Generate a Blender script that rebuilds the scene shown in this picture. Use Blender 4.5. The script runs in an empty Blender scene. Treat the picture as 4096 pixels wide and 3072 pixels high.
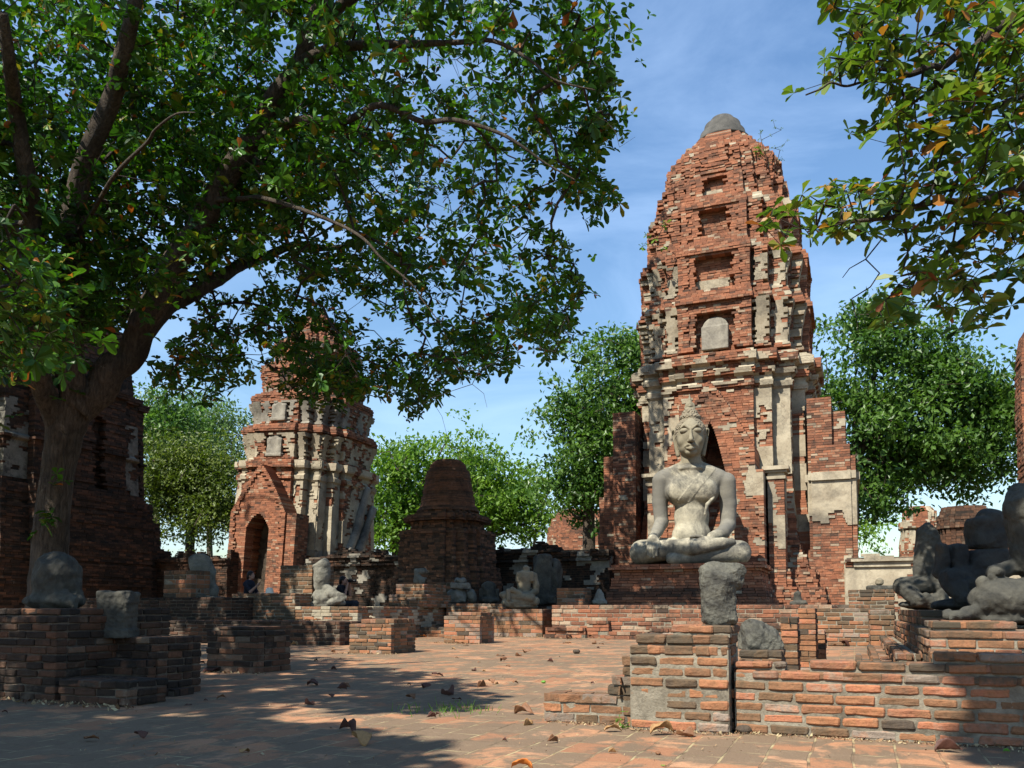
import bpy, math, random
import numpy as np
from mathutils import Vector, Matrix, Euler
random.seed(7); RNG = np.random.default_rng(7)
SC = bpy.context.scene; COL = SC.collection
R = math.radians

# ------------------------------------------------------------------ camera
H = 0.775; F = 3300.0; HORIZ = 2435.0
TH = R(4.0); CY = HORIZ - F * math.tan(TH)         # slight upward tilt, the rest is lens shift
cd = bpy.data.cameras.new('camera'); cam = bpy.data.objects.new('camera', cd); COL.objects.link(cam)
cam.location = (0, 0, H); cam.rotation_euler = (math.pi/2 + TH, 0, 0)
cd.sensor_width = 36; cd.lens = F / 4096 * 36; cd.shift_y = (CY - 1536) / 4096; cd.clip_end = 4000; cd.clip_start = 0.05
SC.camera = cam
SC.view_settings.view_transform = 'Standard'; SC.view_settings.look = 'None'
SC.view_settings.gamma = 1; SC.view_settings.exposure = 1.0
SC.cycles.max_bounces = 6; SC.cycles.diffuse_bounces = 1; SC.cycles.glossy_bounces = 2
SC.cycles.transmission_bounces = 4; SC.cycles.transparent_max_bounces = 4
SC.cycles.caustics_reflective = False; SC.cycles.caustics_refractive = False

# ------------------------------------------------------------------ sun and sky
ALPHA = R(22.5)                                    # the temple grid is turned clockwise
U = Vector((math.cos(ALPHA), -math.sin(ALPHA), 0)); V = Vector((math.sin(ALPHA), math.cos(ALPHA), 0))
SUN_EL = R(50); SUN_OFF = R(20)
SH = (-V) * math.cos(SUN_OFF) + (-U) * math.sin(SUN_OFF)          # horizontal direction to the sun
SDIR = Vector((SH.x * math.cos(SUN_EL), SH.y * math.cos(SUN_EL), math.sin(SUN_EL)))
sl = bpy.data.lights.new('sun', 'SUN'); sl.energy = 5.0; sl.angle = R(0.5); sl.color = (1.0, 0.945, 0.85)
so = bpy.data.objects.new('sun', sl); COL.objects.link(so)
so.rotation_euler = SDIR.to_track_quat('Z', 'Y').to_euler(); so.location = (-20, -20, 40)
W = bpy.data.worlds.new('World'); SC.world = W; W.use_nodes = True

def node(nt, t, ins=None, **kw):
    n = nt.nodes.new(t)
    for k, v in kw.items(): setattr(n, k, v)
    for k, v in (ins or {}).items():
        s = n.inputs[k]
        if isinstance(v, bpy.types.NodeSocket): nt.links.new(v, s)
        else: s.default_value = v
    return n
def ramp(nt, fac, stops, interp='LINEAR'):
    n = nt.nodes.new('ShaderNodeValToRGB'); nt.links.new(fac, n.inputs[0])
    e = n.color_ramp; e.interpolation = interp
    while len(e.elements) < len(stops): e.elements.new(0.5)
    for el, (p, c) in zip(e.elements, stops):
        el.position = p; el.color = (c, c, c, 1) if isinstance(c, (int, float)) else (*c, 1)
    return n.outputs[0]
def mixc(nt, fac, a, b, mode='MIX'):
    n = nt.nodes.new('ShaderNodeMix'); n.data_type = 'RGBA'; n.blend_type = mode
    for s, v in ((n.inputs[0], fac), (n.inputs[6], a), (n.inputs[7], b)):
        if isinstance(v, bpy.types.NodeSocket): nt.links.new(v, s)
        else: s.default_value = v if isinstance(v, (int, float)) else (*v[:3], 1)
    return n.outputs[2]
def math_(nt, op, a, b=0.0, c=None, clamp=False):
    n = nt.nodes.new('ShaderNodeMath'); n.operation = op; n.use_clamp = clamp
    for s, v in zip(n.inputs, (a, b, c)):
        if v is None: continue
        if isinstance(v, bpy.types.NodeSocket): nt.links.new(v, s)
        else: s.default_value = v
    return n.outputs[0]
def noise(nt, vec, scale, detail=4, rough=0.55, dist=0.0):
    n = node(nt, 'ShaderNodeTexNoise', {'Scale': scale, 'Detail': detail, 'Roughness': rough, 'Distortion': dist})
    if vec is not None: nt.links.new(vec, n.inputs['Vector'])
    return n.outputs[0]

wt = W.node_tree; wt.nodes.clear()
sky = node(wt, 'ShaderNodeTexSky', sky_type='NISHITA'); sky.sun_disc = False
sky.sun_elevation = SUN_EL; sky.sun_rotation = math.atan2(SDIR.x, SDIR.y)
sky.air_density = 1.7; sky.dust_density = 0.2; sky.ozone_density = 1.2; sky.altitude = 0
tc = node(wt, 'ShaderNodeTexCoord')
mp = node(wt, 'ShaderNodeMapping', {'Vector': tc.outputs['Generated'], 'Rotation': (0.0, R(18), 0.3), 'Scale': (1.2, 1.0, 4.2)})
c1 = noise(wt, mp.outputs[0], 1.7, 7, 0.6, 0.9)
cf = ramp(wt, c1, [(0.42, 0.0), (0.76, 1.0)])
sx = node(wt, 'ShaderNodeSeparateXYZ', {0: tc.outputs['Generated']})
hz = ramp(wt, sx.outputs[2], [(0.0, 0.75), (0.25, 0.45), (0.6, 0.28)])
cf = math_(wt, 'MULTIPLY', cf, hz)
skyc = mixc(wt, cf, sky.outputs[0], (7.6, 8.2, 9.0))
skyc = mixc(wt, 1.0, skyc, (0.93, 1.17, 1.50), 'MULTIPLY')
bg = node(wt, 'ShaderNodeBackground', {'Color': skyc, 'Strength': 0.060})
wo = node(wt, 'ShaderNodeOutputWorld'); wt.links.new(bg.outputs[0], wo.inputs[0])

# ------------------------------------------------------------------ picture geometry
def ray(px, py):
    cx = (px - 2048) / F; cy = (CY - py) / F
    return Vector((cx, math.cos(TH) - cy * math.sin(TH), math.sin(TH) + cy * math.cos(TH)))
def at(px, py, Y):
    d = ray(px, py); t = Y / d.y
    return Vector((d.x * t, Y, H + d.z * t))
def gnd(px, py, z=0.0):
    d = ray(px, py); t = (z - H) / d.z
    return Vector((d.x * t, d.y * t, z))
def proj(p):
    q = Vector(p) - Vector((0, 0, H))
    zc = q.y * math.cos(TH) + q.z * math.sin(TH); yc = -q.y * math.sin(TH) + q.z * math.cos(TH)
    return (2048 + F * q.x / zc, CY - F * yc / zc) if zc > 1e-3 else (1e6, 1e6)
def along_u(A, px):
    """distance along U from A at which the picture column is px"""
    d = ray(px, HORIZ); m = d.x / d.y
    return (m * A.y - A.x) / (U.x - m * U.y)
def along_v(A, px):
    d = ray(px, HORIZ); m = d.x / d.y
    return (m * A.y - A.x) / (V.x - m * V.y)
def zat(A, py):
    px, _ = proj(A); return at(px, py, A.y).z

# ------------------------------------------------------------------ object helpers
def tag(o, label=None, cat=None, group=None, kind=None):
    if label: o['label'] = label
    if cat: o['category'] = cat
    if group: o['group'] = group
    if kind: o['kind'] = kind
    elif label: o['kind'] = 'thing'
    return o
def thing(name, label, cat, loc=(0, 0, 0), rotz=0.0, group=None):
    o = bpy.data.objects.new(name, None); COL.objects.link(o); o.empty_display_size = 0.2
    o.location = loc; o.rotation_euler = (0, 0, rotz)
    return tag(o, label, cat, group)
def link_mesh(name, me, mats, parent=None, smooth=False):
    o = bpy.data.objects.new(name, me); COL.objects.link(o)
    for m in (mats if isinstance(mats, (list, tuple)) else [mats]): me.materials.append(m)
    if parent is not None: o.parent = parent
    me.polygons.foreach_set('use_smooth', [bool(smooth)] * len(me.polygons))
    return o
def mesh_np(name, verts, faces, matidx=None, attrs=None):
    """verts (n,3), faces (m,k) all with k corners"""
    verts = np.asarray(verts, np.float32); faces = np.asarray(faces, np.int32)
    me = bpy.data.meshes.new(name); m, k = faces.shape
    me.vertices.add(len(verts)); me.vertices.foreach_set('co', verts.ravel())
    me.loops.add(m * k); me.loops.foreach_set('vertex_index', faces.ravel())
    me.polygons.add(m); me.polygons.foreach_set('loop_start', np.arange(0, m * k, k, dtype=np.int32))
    try: me.polygons.foreach_set('loop_total', np.full(m, k, np.int32))
    except Exception: pass
    if matidx is not None: me.polygons.foreach_set('material_index', np.asarray(matidx, np.int32))
    for an, av in (attrs or {}).items():
        a = me.attributes.new(an, 'FLOAT', 'POINT'); a.data.foreach_set('value', np.asarray(av, np.float32))
    me.update(calc_edges=True); me.validate()
    return me

# ------------------------------------------------------------------ materials
def new_mat(name):
    m = bpy.data.materials.new(name); m.use_nodes = True; nt = m.node_tree
    b = nt.nodes['Principled BSDF']; b.inputs['Specular IOR Level'].default_value = 0.25
    return m, nt, b
def attr(nt, name): return node(nt, 'ShaderNodeAttribute', attribute_name=name).outputs['Fac']
def bump(nt, b, h, strength, dist):
    n = node(nt, 'ShaderNodeBump', {'Strength': strength, 'Distance': dist, 'Height': h})
    nt.links.new(n.outputs[0], b.inputs['Normal'])
ALB = 0.74
def brick_mat(name, stops, dirtc=(0.030, 0.026, 0.020), amount=1.0, nscale=1.0):
    m, nt, b = new_mat(name)
    co = node(nt, 'ShaderNodeTexCoord').outputs['Object']
    t = attr(nt, 'tint'); d = attr(nt, 'dirt')
    n1 = noise(nt, co, 9 * nscale, 5, 0.65); n2 = noise(nt, co, 38 * nscale, 5, 0.7); n3 = noise(nt, co, 0.55 * nscale, 6, 0.7, 0.4)
    tt = math_(nt, 'ADD', t, math_(nt, 'MULTIPLY_ADD', n1, 0.62, -0.31), clamp=True)
    c = ramp(nt, tt, stops)
    c = mixc(nt, 0.75, c, ramp(nt, n2, [(0.25, 0.55), (0.5, 1.0), (0.75, 1.25)]), 'MULTIPLY')
    # pale lime wash and mortar smears
    lw = ramp(nt, noise(nt, co, 2.3 * nscale, 7, 0.75, 0.6), [(0.60, 0.0), (0.72, 0.45)])
    c = mixc(nt, lw, c, (0.36, 0.27, 0.19))
    st = math_(nt, 'ADD', math_(nt, 'MULTIPLY', ramp(nt, n3, [(0.50, 0.0), (0.72, 0.75)]), amount), d, clamp=True)
    st = math_(nt, 'MULTIPLY', st, ramp(nt, noise(nt, co, 6 * nscale, 6, 0.7), [(0.33, 0.25), (0.58, 1.0)]))
    c = mixc(nt, st, c, dirtc); c = mixc(nt, 1.0, c, (ALB, ALB, ALB), 'MULTIPLY')
    nt.links.new(c, b.inputs['Base Color']); b.inputs['Roughness'].default_value = 0.92
    hh = math_(nt, 'ADD', math_(nt, 'MULTIPLY', n1, 0.6), math_(nt, 'MULTIPLY', n2, 0.5))
    bump(nt, b, hh, 0.8, 0.02 / nscale ** 0.5)
    return m
RED = [(0.0, (0.095, 0.055, 0.038)), (0.22, (0.19, 0.088, 0.052)), (0.48, (0.32, 0.125, 0.066)), (0.70, (0.41, 0.165, 0.085)), (0.86, (0.41, 0.22, 0.130)), (1.0, (0.45, 0.34, 0.23))]
OLD = [(0.0, (0.060, 0.040, 0.028)), (0.25, (0.13, 0.076, 0.046)), (0.5, (0.24, 0.112, 0.062)), (0.75, (0.33, 0.155, 0.082)), (1.0, (0.34, 0.25, 0.17))]
NEAR = [(0.0, (0.085, 0.064, 0.046)), (0.2, (0.155, 0.100, 0.055)), (0.42, (0.26, 0.132, 0.066)), (0.62, (0.39, 0.175, 0.082)), (0.8, (0.45, 0.175, 0.092)), (0.93, (0.38, 0.235, 0.155)), (1.0, (0.30, 0.235, 0.18))]
M = {}
M['brick_red'] = brick_mat('red_brick', RED, (0.048, 0.038, 0.029), 1.15)
M['brick_old'] = brick_mat('weathered_brick', OLD, amount=1.0)
M['brick_dark'] = brick_mat('blackened_brick', [(p_, tuple(v_ * .62 for v_ in c_)) for p_, c_ in OLD], (0.022, 0.019, 0.015), 1.1)  # weathered palette scaled down, so deep shade is in the colour itself
M['brick_near'] = brick_mat('paving_brick', NEAR, (0.085, 0.068, 0.045), 1.05, 1.6)
def plain_rock(name, c0, c1, dark, scale, crack=0.0, dk=(0.5, 0.68), bs=0.7):
    m, nt, b = new_mat(name)
    co = node(nt, 'ShaderNodeTexCoord').outputs['Object']
    n1 = noise(nt, co, scale, 7, 0.68, 0.3); n2 = noise(nt, co, scale * 9, 5, 0.7); n3 = noise(nt, co, scale * 0.45, 6, 0.72, 0.5)
    c = mixc(nt, ramp(nt, n1, [(0.36, 0.0), (0.62, 1.0)]), c0, c1)
    c = mixc(nt, ramp(nt, n3, [(dk[0], 0.0), (dk[1], 0.8)]), c, dark)
    c = mixc(nt, 0.6, c, ramp(nt, n2, [(0.25, 0.6), (0.5, 1.0), (0.8, 1.2)]), 'MULTIPLY')
    h = math_(nt, 'ADD', math_(nt, 'MULTIPLY', n1, 0.8), math_(nt, 'MULTIPLY', n2, 0.4))
    if crack:
        v = node(nt, 'ShaderNodeTexVoronoi', {'Scale': scale * crack, 'Vector': mixc(nt, 0.06, co, node(nt, 'ShaderNodeTexNoise', {'Scale': scale * 3, 'Vector': co}).outputs[1])}, feature='DISTANCE_TO_EDGE').outputs[0]
        k = ramp(nt, v, [(0.0, 0.0), (0.035, 1.0)])
        area = ramp(nt, noise(nt, co, scale * 0.7, 3, 0.5), [(0.48, 0.0), (0.56, 1.0)])
        k2 = math_(nt, 'MAXIMUM', k, math_(nt, 'SUBTRACT', 1.0, area))
        c = mixc(nt, k2, mixc(nt, 0.32, c, (0.08, 0.065, 0.05)), c)
        h = math_(nt, 'ADD', h, math_(nt, 'MULTIPLY', k2, 0.5))
    c = mixc(nt, 1.0, c, (ALB * .98, ALB, ALB * 1.0), 'MULTIPLY')
    nt.links.new(c, b.inputs['Base Color']); b.inputs['Roughness'].default_value = 0.9
    bump(nt, b, h, bs, 0.03)
    return m
M['mortar'] = plain_rock('mortar', (0.19, 0.16, 0.115), (0.35, 0.30, 0.22), (0.085, 0.07, 0.05), 6)
M['mortar_dark'] = plain_rock('old_mortar', (0.10, 0.075, 0.055), (0.18, 0.14, 0.10), (0.03, 0.026, 0.02), 4)
M['plaster'] = plain_rock('stucco', (0.33, 0.265, 0.18), (0.53, 0.45, 0.32), (0.15, 0.13, 0.10), 1.3, 4.5, dk=(0.47, 0.66), bs=0.5)
M['plaster_grey'] = plain_rock('grey_stucco', (0.21, 0.185, 0.15), (0.36, 0.32, 0.25), (0.07, 0.064, 0.055), 1.4, 0, dk=(0.5, 0.66))
M['buddha'] = plain_rock('pale_statue_stucco', (0.18, 0.163, 0.122), (0.44, 0.39, 0.285), (0.085, 0.079, 0.067), 1.6, 4.2, dk=(0.46, 0.57), bs=0.4)
M['buddha_head'] = plain_rock('statue_head_stone', (0.235, 0.20, 0.133), (0.30, 0.26, 0.18), (0.15, 0.13, 0.095), 1.1, 0, dk=(0.60, 0.75), bs=0.25)
M['stone'] = plain_rock('grey_sandstone', (0.155, 0.145, 0.115), (0.27, 0.25, 0.20), (0.045, 0.043, 0.038), 3.0, 0, dk=(0.50, 0.62))
M['stone_dark'] = plain_rock('dark_sandstone', (0.050, 0.048, 0.040), (0.120, 0.110, 0.084), (0.018, 0.018, 0.017), 2.6, 0, dk=(0.48, 0.62))
M['stone_warm'] = plain_rock('buff_sandstone', (0.20, 0.165, 0.11), (0.30, 0.25, 0.17), (0.08, 0.072, 0.058), 3.2, 0, dk=(0.54, 0.68))
M['stone_mottled'] = plain_rock('mottled_sandstone', (0.050, 0.047, 0.040), (0.175, 0.165, 0.128), (0.024, 0.023, 0.021), 4.6, 0, dk=(0.55, 0.66), bs=0.9)
M['stone_black'] = plain_rock('black_streaked_sandstone', (0.030, 0.029, 0.027), (0.075, 0.070, 0.058), (0.26, 0.25, 0.235), 2.2, 0, dk=(0.63, 0.72))
M['lead'] = plain_rock('dark_cement_cap', (0.075, 0.07, 0.06), (0.12, 0.11, 0.095), (0.04, 0.038, 0.034), 2.0)
# the statue's arms and shoulders are lichen-grey, its trunk pale
def grey_arms():
    nt = M['buddha'].node_tree; b = nt.nodes['Principled BSDF']; old = b.inputs['Base Color'].links[0].from_socket
    co = node(nt, 'ShaderNodeTexCoord').outputs['Object']; xyz = node(nt, 'ShaderNodeSeparateXYZ', {0: co})
    ax = math_(nt, 'ABSOLUTE', math_(nt, 'SUBTRACT', xyz.outputs[0], .05)); n_ = noise(nt, co, 2.2, 6, .7, .4)
    f = ramp(nt, math_(nt, 'ADD', ax, math_(nt, 'MULTIPLY_ADD', n_, .7, -.35)), [(0.64, 0.0), (0.80, 0.75)])
    f = math_(nt, 'MULTIPLY', f, ramp(nt, math_(nt, 'MULTIPLY', xyz.outputs[2], .2), [(.17, 0.0), (.22, 1.0)]))
    c = mixc(nt, f, mixc(nt, 1.0, old, (1.22, 1.22, 1.22), 'MULTIPLY'), (0.135, 0.128, 0.108))
    nt.links.new(c, b.inputs['Base Color'])
grey_arms()
# hair curls
def hair_mat():
    m, nt, b = new_mat('statue_hair_curls')
    co = node(nt, 'ShaderNodeTexCoord').outputs['Object']
    v = node(nt, 'ShaderNodeTexVoronoi', {'Scale': 17.0, 'Vector': co}, feature='F1').outputs[0]
    c = mixc(nt, noise(nt, co, 3.0), (0.16, 0.135, 0.09), (0.23, 0.195, 0.135))
    nt.links.new(c, b.inputs['Base Color']); b.inputs['Roughness'].default_value = 0.9
    bump(nt, b, math_(nt, 'MULTIPLY', v, -1.0), 1.0, 0.06)
    return m
M['hair'] = hair_mat()
def leaf_mat(name, stops, trans=0.35, rough=0.45, spec=0.3):
    m, nt, b = new_mat(name)
    c = mixc(nt, 1.0, ramp(nt, attr(nt, 'tint'), stops), (.80, .80, .80), 'MULTIPLY')
    nt.links.new(c, b.inputs['Base Color']); b.inputs['Roughness'].default_value = rough
    b.inputs['Specular IOR Level'].default_value = spec
    tr = node(nt, 'ShaderNodeBsdfTranslucent', {'Color': mixc(nt, 1.0, c, (1.5, 1.7, 0.75), 'MULTIPLY')})
    mx = node(nt, 'ShaderNodeMixShader', {0: trans, 1: b.outputs[0], 2: tr.outputs[0]})
    nt.links.new(mx.outputs[0], nt.nodes['Material Output'].inputs[0])
    return m
M['leaf_almond'] = leaf_mat('almond_leaf', [(0.0, (0.016, 0.048, 0.007)), (0.4, (0.036, 0.112, 0.009)), (0.75, (0.070, 0.185, 0.013)), (0.93, (0.13, 0.24, 0.018)), (0.955, (0.40, 0.16, 0.02)), (1.0, (0.30, 0.075, 0.02))], 0.26)
M['leaf_right'] = leaf_mat('almond_leaf_yellowing', [(0.0, (0.034, 0.075, 0.010)), (0.4, (0.064, 0.135, 0.014)), (0.74, (0.12, 0.195, 0.022)), (0.90, (0.19, 0.225, 0.03)), (0.955, (0.38, 0.17, 0.025)), (1.0, (0.27, 0.07, 0.03))], 0.34)
M['leaf_dark'] = leaf_mat('dark_tree_leaf', [(0.0, (0.030, 0.072, 0.014)), (0.5, (0.068, 0.148, 0.024)), (1.0, (0.125, 0.225, 0.040))], 0.35, 0.4, 0.35)
M['leaf_mid'] = leaf_mat('mid_tree_leaf', [(0.0, (0.050, 0.115, 0.016)), (0.5, (0.115, 0.225, 0.024)), (1.0, (0.20, 0.32, 0.04))], 0.4)
M['leaf_pale'] = leaf_mat('pale_tree_leaf', [(0.0, (0.075, 0.13, 0.045)), (0.6, (0.115, 0.195, 0.060)), (1.0, (0.17, 0.25, 0.085))], 0.32)
M['leaf_olive'] = leaf_mat('olive_bush_leaf', [(0.0, (0.055, 0.085, 0.014)), (0.6, (0.11, 0.155, 0.020)), (1.0, (0.18, 0.225, 0.032))], 0.3)
def bark_mat(name, c0, c1):
    m, nt, b = new_mat(name)
    co = node(nt, 'ShaderNodeTexCoord').outputs['Object']
    mp = node(nt, 'ShaderNodeMapping', {'Vector': co, 'Scale': (7, 7, 1.5)}).outputs[0]
    n1 = noise(nt, mp, 2.2, 7, 0.7, 0.6); n2 = noise(nt, co, 1.2, 4)
    c = mixc(nt, ramp(nt, n1, [(0.35, 0.0), (0.65, 1.0)]), c0, c1)
    c = mixc(nt, ramp(nt, n2, [(0.45, 0.0), (0.7, 0.6)]), c, tuple(x * 0.45 for x in c0))
    nt.links.new(c, b.inputs['Base Color']); b.inputs['Roughness'].default_value = 0.95
    bump(nt, b, math_(nt, 'ADD', n1, math_(nt, 'MULTIPLY', noise(nt, co, 3.5, 6, .75, 1.2), .8)), 1.0, 0.14); return m
M['bark'] = bark_mat('tree_bark', (0.040, 0.031, 0.023), (0.145, 0.112, 0.080))
M['twig'] = bark_mat('twig_bark', (0.040, 0.032, 0.026), (0.095, 0.076, 0.060))
def flat(name, c, rough=0.8, var=0.25, sc=20):
    m, nt, b = new_mat(name)
    co = node(nt, 'ShaderNodeTexCoord').outputs['Object']
    n1 = noise(nt, co, sc, 4)
    nt.links.new(mixc(nt, n1, tuple(x * (1 - var) for x in c), tuple(x * (1 + var) for x in c)), b.inputs['Base Color'])
    b.inputs['Roughness'].default_value = rough; return m
M['dry_leaf'] = flat('dry_leaf', (0.16, 0.075, 0.035), 0.6, 0.5, 14)
M['dry_leaf_tan'] = flat('tan_dry_leaf', (0.27, 0.155, 0.065), 0.6, 0.4, 14)
M['dry_leaf_dark'] = flat('dark_dry_leaf', (0.075, 0.032, 0.022), 0.6, 0.5, 14)
M['orange_leaf'] = flat('orange_dry_leaf', (0.42, 0.13, 0.025), 0.5, 0.35, 14)
M['green_leaf'] = flat('small_weed_leaf', (0.10, 0.24, 0.03), 0.5, 0.3, 12)
M['skin'] = flat('skin', (0.36, 0.20, 0.14), 0.55, 0.06)
M['shirt'] = flat('navy_shirt', (0.018, 0.020, 0.032), 0.9, 0.2, 8)
M['shirt2'] = flat('black_shirt', (0.012, 0.012, 0.016), 0.9, 0.2, 8)
M['trousers'] = flat('dark_trousers', (0.03, 0.03, 0.035), 0.9, 0.2, 8)
M['hairp'] = flat('black_hair', (0.012, 0.009, 0.008), 0.5, 0.2)
M['white'] = flat('white_cloth', (0.70, 0.66, 0.56), 0.9, 0.08, 10)
M['blackp'] = flat('black_plastic', (0.012, 0.012, 0.013), 0.35, 0.1)
# ------------------------------------------------------------------ masonry: boxes with a tint and a dirt value each
class Mas:
    def __init__(s): s.b = []; s.core = []; s.split = False
    def box(s, u0, u1, v0, v1, z0, z1, tint=0.5, dirt_shade=0.0, mat=0, jit=0.006, top=(0.0, 0.0, 0.0, 0.0)):
        if u1 - u0 > 1e-3 and v1 - v0 > 1e-3: s.b.append((u0, u1, v0, v1, z0, z1, tint, dirt_shade, mat, jit) + tuple(top))
    def mesh(s, name):
        A = np.array(s.b, np.float64); n = len(A)
        P = np.empty((n, 8, 3))
        for i in range(8):
            P[:, i, 0] = A[:, (i & 1)]; P[:, i, 1] = A[:, 2 + (i >> 1 & 1)]; P[:, i, 2] = A[:, 4 + (i >> 2 & 1)]
        for i in range(4, 8):                                 # a sloping face: the top edge leans out or in
            P[:, i, 0] += A[:, 10 + (i & 1)]; P[:, i, 1] += A[:, 12 + (i >> 1 & 1)]
        P += RNG.normal(size=P.shape) * A[:, 9][:, None, None] * 0.6
        fc = np.array([[0, 4, 6, 2], [1, 3, 7, 5], [0, 1, 5, 4], [2, 6, 7, 3], [0, 2, 3, 1], [4, 5, 7, 6]])
        Fc = (np.arange(n)[:, None, None] * 8 + fc[None]).reshape(-1, 4)
        return mesh_np(name, P.reshape(-1, 3), Fc, np.repeat(A[:, 8].astype(int), 6), {'tint': np.repeat(A[:, 6], 8), 'dirt': np.repeat(A[:, 7], 8)})
    def build(s, name, mats, parent=None):
        o = link_mesh(name, s.mesh(name), mats, parent)
        if s.core:
            k = Mas(); k.b = s.core; link_mesh('mortar', k.mesh('mortar'), mats, parent)
        return o
def rnd(a, b): return random.uniform(a, b)
def vnoise(x, y, s=0):
    """cheap smooth noise in 0..1"""
    v = math.sin(x * 1.7 + s * 3.1) * math.cos(y * 1.3 + s * 1.7) + 0.6 * math.sin(x * 3.9 - y * 2.3 + s) + 0.4 * math.cos(y * 5.3 + x * 1.1 + s * 2.7) + 0.3 * math.sin(x * 9.1 + y * 7.7 + s)
    return 0.5 + v / 4.2
def lim(x, a=0.0, b=1.0): return max(a, min(b, x))
def strip(m, axis, a0, a1, out, sgn, z0, z1, bl, depth, gap, proud, style, stagger, skip=0.0):
    """one course of bricks along U (axis 0) or V (axis 1); out = coordinate of the face plane, sgn = outward sign.
    style(a, z) -> (tint, dirt, mat, extra) or None for a gap"""
    a = a0 - (stagger * bl if stagger else 0)
    zc = (z0 + z1) / 2
    while a < a1 - 1e-4:
        L = bl * rnd(0.82, 1.2); b = min(a + L, a1)
        if a1 - b < bl * 0.25: b = a1
        s0 = max(a, a0)
        if b - s0 > 0.01:
            r = style((s0 + b) / 2, zc)
            if r is not None and not (skip and random.random() < skip):
                t, d, mt, ex = r
                if mt == 1: g = 0.0; o, o2 = ex if isinstance(ex, tuple) else (ex, ex); j = 0.0
                else: g = gap; o = o2 = ex + random.gauss(0, proud); j = 0.004
                e0 = s0 + g / 2; e1 = b - g / 2; zz0 = z0 + g / 2; zz1 = z1 - g / 2
                p0 = out - sgn * depth; p1 = out + sgn * o
                lo, hi = min(p0, p1), max(p0, p1); dd = sgn * (o2 - o); tp = (dd, 0.0) if sgn < 0 else (0.0, dd)
                if axis == 0: m.box(e0, e1, lo, hi, zz0, zz1, t, d, mt, j, (0.0, 0.0) + tp)
                else: m.box(lo, hi, e0, e1, zz0, zz1, t, d, mt, j, tp + (0.0, 0.0))
        a = b
def simple_style(top=None, dirty=0.15, topdirt=0.6, base=0.5, spread=0.28, seed=0, plaster=0.0):
    def f(a, z):
        t = lim(random.gauss(base, spread)); d = lim(random.gauss(dirty * 0.6, 0.2) + dirty * (vnoise(a * 1.3, z * 1.3, seed) - 0.4))
        if top is not None and top - z < 0.09: d = lim(d + topdirt * rnd(0.5, 1.1))
        if plaster and vnoise(a * 1.6, z * 2.2, seed + 5) > 1 - plaster: return (0.5, 0.0, 1, 0.012) if plaster > .4 else (lim(rnd(.86, 1.0)), 0.0, 0, 0.0)
        return (t, d, 0, 0.0)
    return f
def brick_block(m, u0, u1, v0, v1, z0, z1, ch=0.066, bl=0.22, faces='FLRT', gap=0.013, proud=0.004, style=None, depth=0.11, core=2, inset=0.013, skip=0.0, dirty=0.15, seed=0, base=0.5, plaster=0.0, topdirt=0.6):
    n = max(1, round((z1 - z0) / ch)); h = (z1 - z0) / n
    style = style or simple_style(z1, dirty, topdirt, base, seed=seed, plaster=plaster)
    depth = min(depth, (u1 - u0) * 0.45, (v1 - v0) * 0.45)
    for k in range(n):
        a, b = z0 + k * h, z0 + (k + 1) * h
        st = rnd(0.15, 0.5) if k % 2 else 0.0
        e = k % 2
        last = k == n - 1
        if 'F' in faces: strip(m, 0, u0, u1, v0, -1, a, b, bl, depth, gap, proud, style, st, 0 if last else skip)
        if 'B' in faces: strip(m, 0, u0, u1, v1, 1, a, b, bl, depth, gap, proud, style, st)
        lo = v0 + depth if 'F' in faces else v0; hi = v1 - depth if 'B' in faces else v1
        if 'L' in faces: strip(m, 1, lo, hi, u0, -1, a, b, bl, depth, gap, proud, style, st, 0 if last else skip)
        if 'R' in faces: strip(m, 1, lo, hi, u1, 1, a, b, bl, depth, gap, proud, style, st, 0 if last else skip)
        if last and 'T' in faces:
            v = lo
            while v < hi - 0.03:
                w = min(0.115, hi - v)
                strip(m, 0, u0 + depth, u1 - depth, v, -1, a, b, bl, -w, gap, 0.0, lambda p, z: (lim(random.gauss(base, .28)), lim(rnd(0.1, 0.7)), 0, 0.0), rnd(0, .5))
                v += w
    (m.core if m.split else m.b).append((u0 + inset, u1 - inset, v0 + inset, v1 - inset, z0 - 0.02, z1 - h * 0.35, 0.5, 0, core, 0.0, 0.0, 0.0, 0.0, 0.0))
def add_bevel(o, w=0.008, seg=2):
    b = o.modifiers.new('bevel', 'BEVEL'); b.width = w; b.segments = seg; b.limit_method = 'ANGLE'; return b
_tex = bpy.data.textures.new('brick_roughness', 'CLOUDS'); _tex.noise_scale = 0.045; _tex.noise_depth = 4
_tex2 = bpy.data.textures.new('brick_roughness_far', 'CLOUDS'); _tex2.noise_scale = 0.12; _tex2.noise_depth = 2
def rough_bricks(o, bev=0.012, lv=2, amp=0.022):
    add_bevel(o, bev, 1)
    s = o.modifiers.new('subdivide', 'SUBSURF'); s.subdivision_type = 'SIMPLE'; s.levels = lv; s.render_levels = lv
    d = o.modifiers.new('rough', 'DISPLACE'); d.texture = _tex; d.strength = amp; d.mid_level = 0.40; d.texture_coords = 'LOCAL'
MATS_RED = lambda: [M['brick_red'], M['plaster'], M['mortar_dark']]
MATS_OLD = lambda: [M['brick_old'], M['plaster_grey'], M['mortar_dark']]
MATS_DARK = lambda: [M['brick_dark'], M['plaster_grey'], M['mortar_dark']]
MATS_NEAR = lambda: [M['brick_near'], M['plaster_grey'], M['mortar']]

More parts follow.
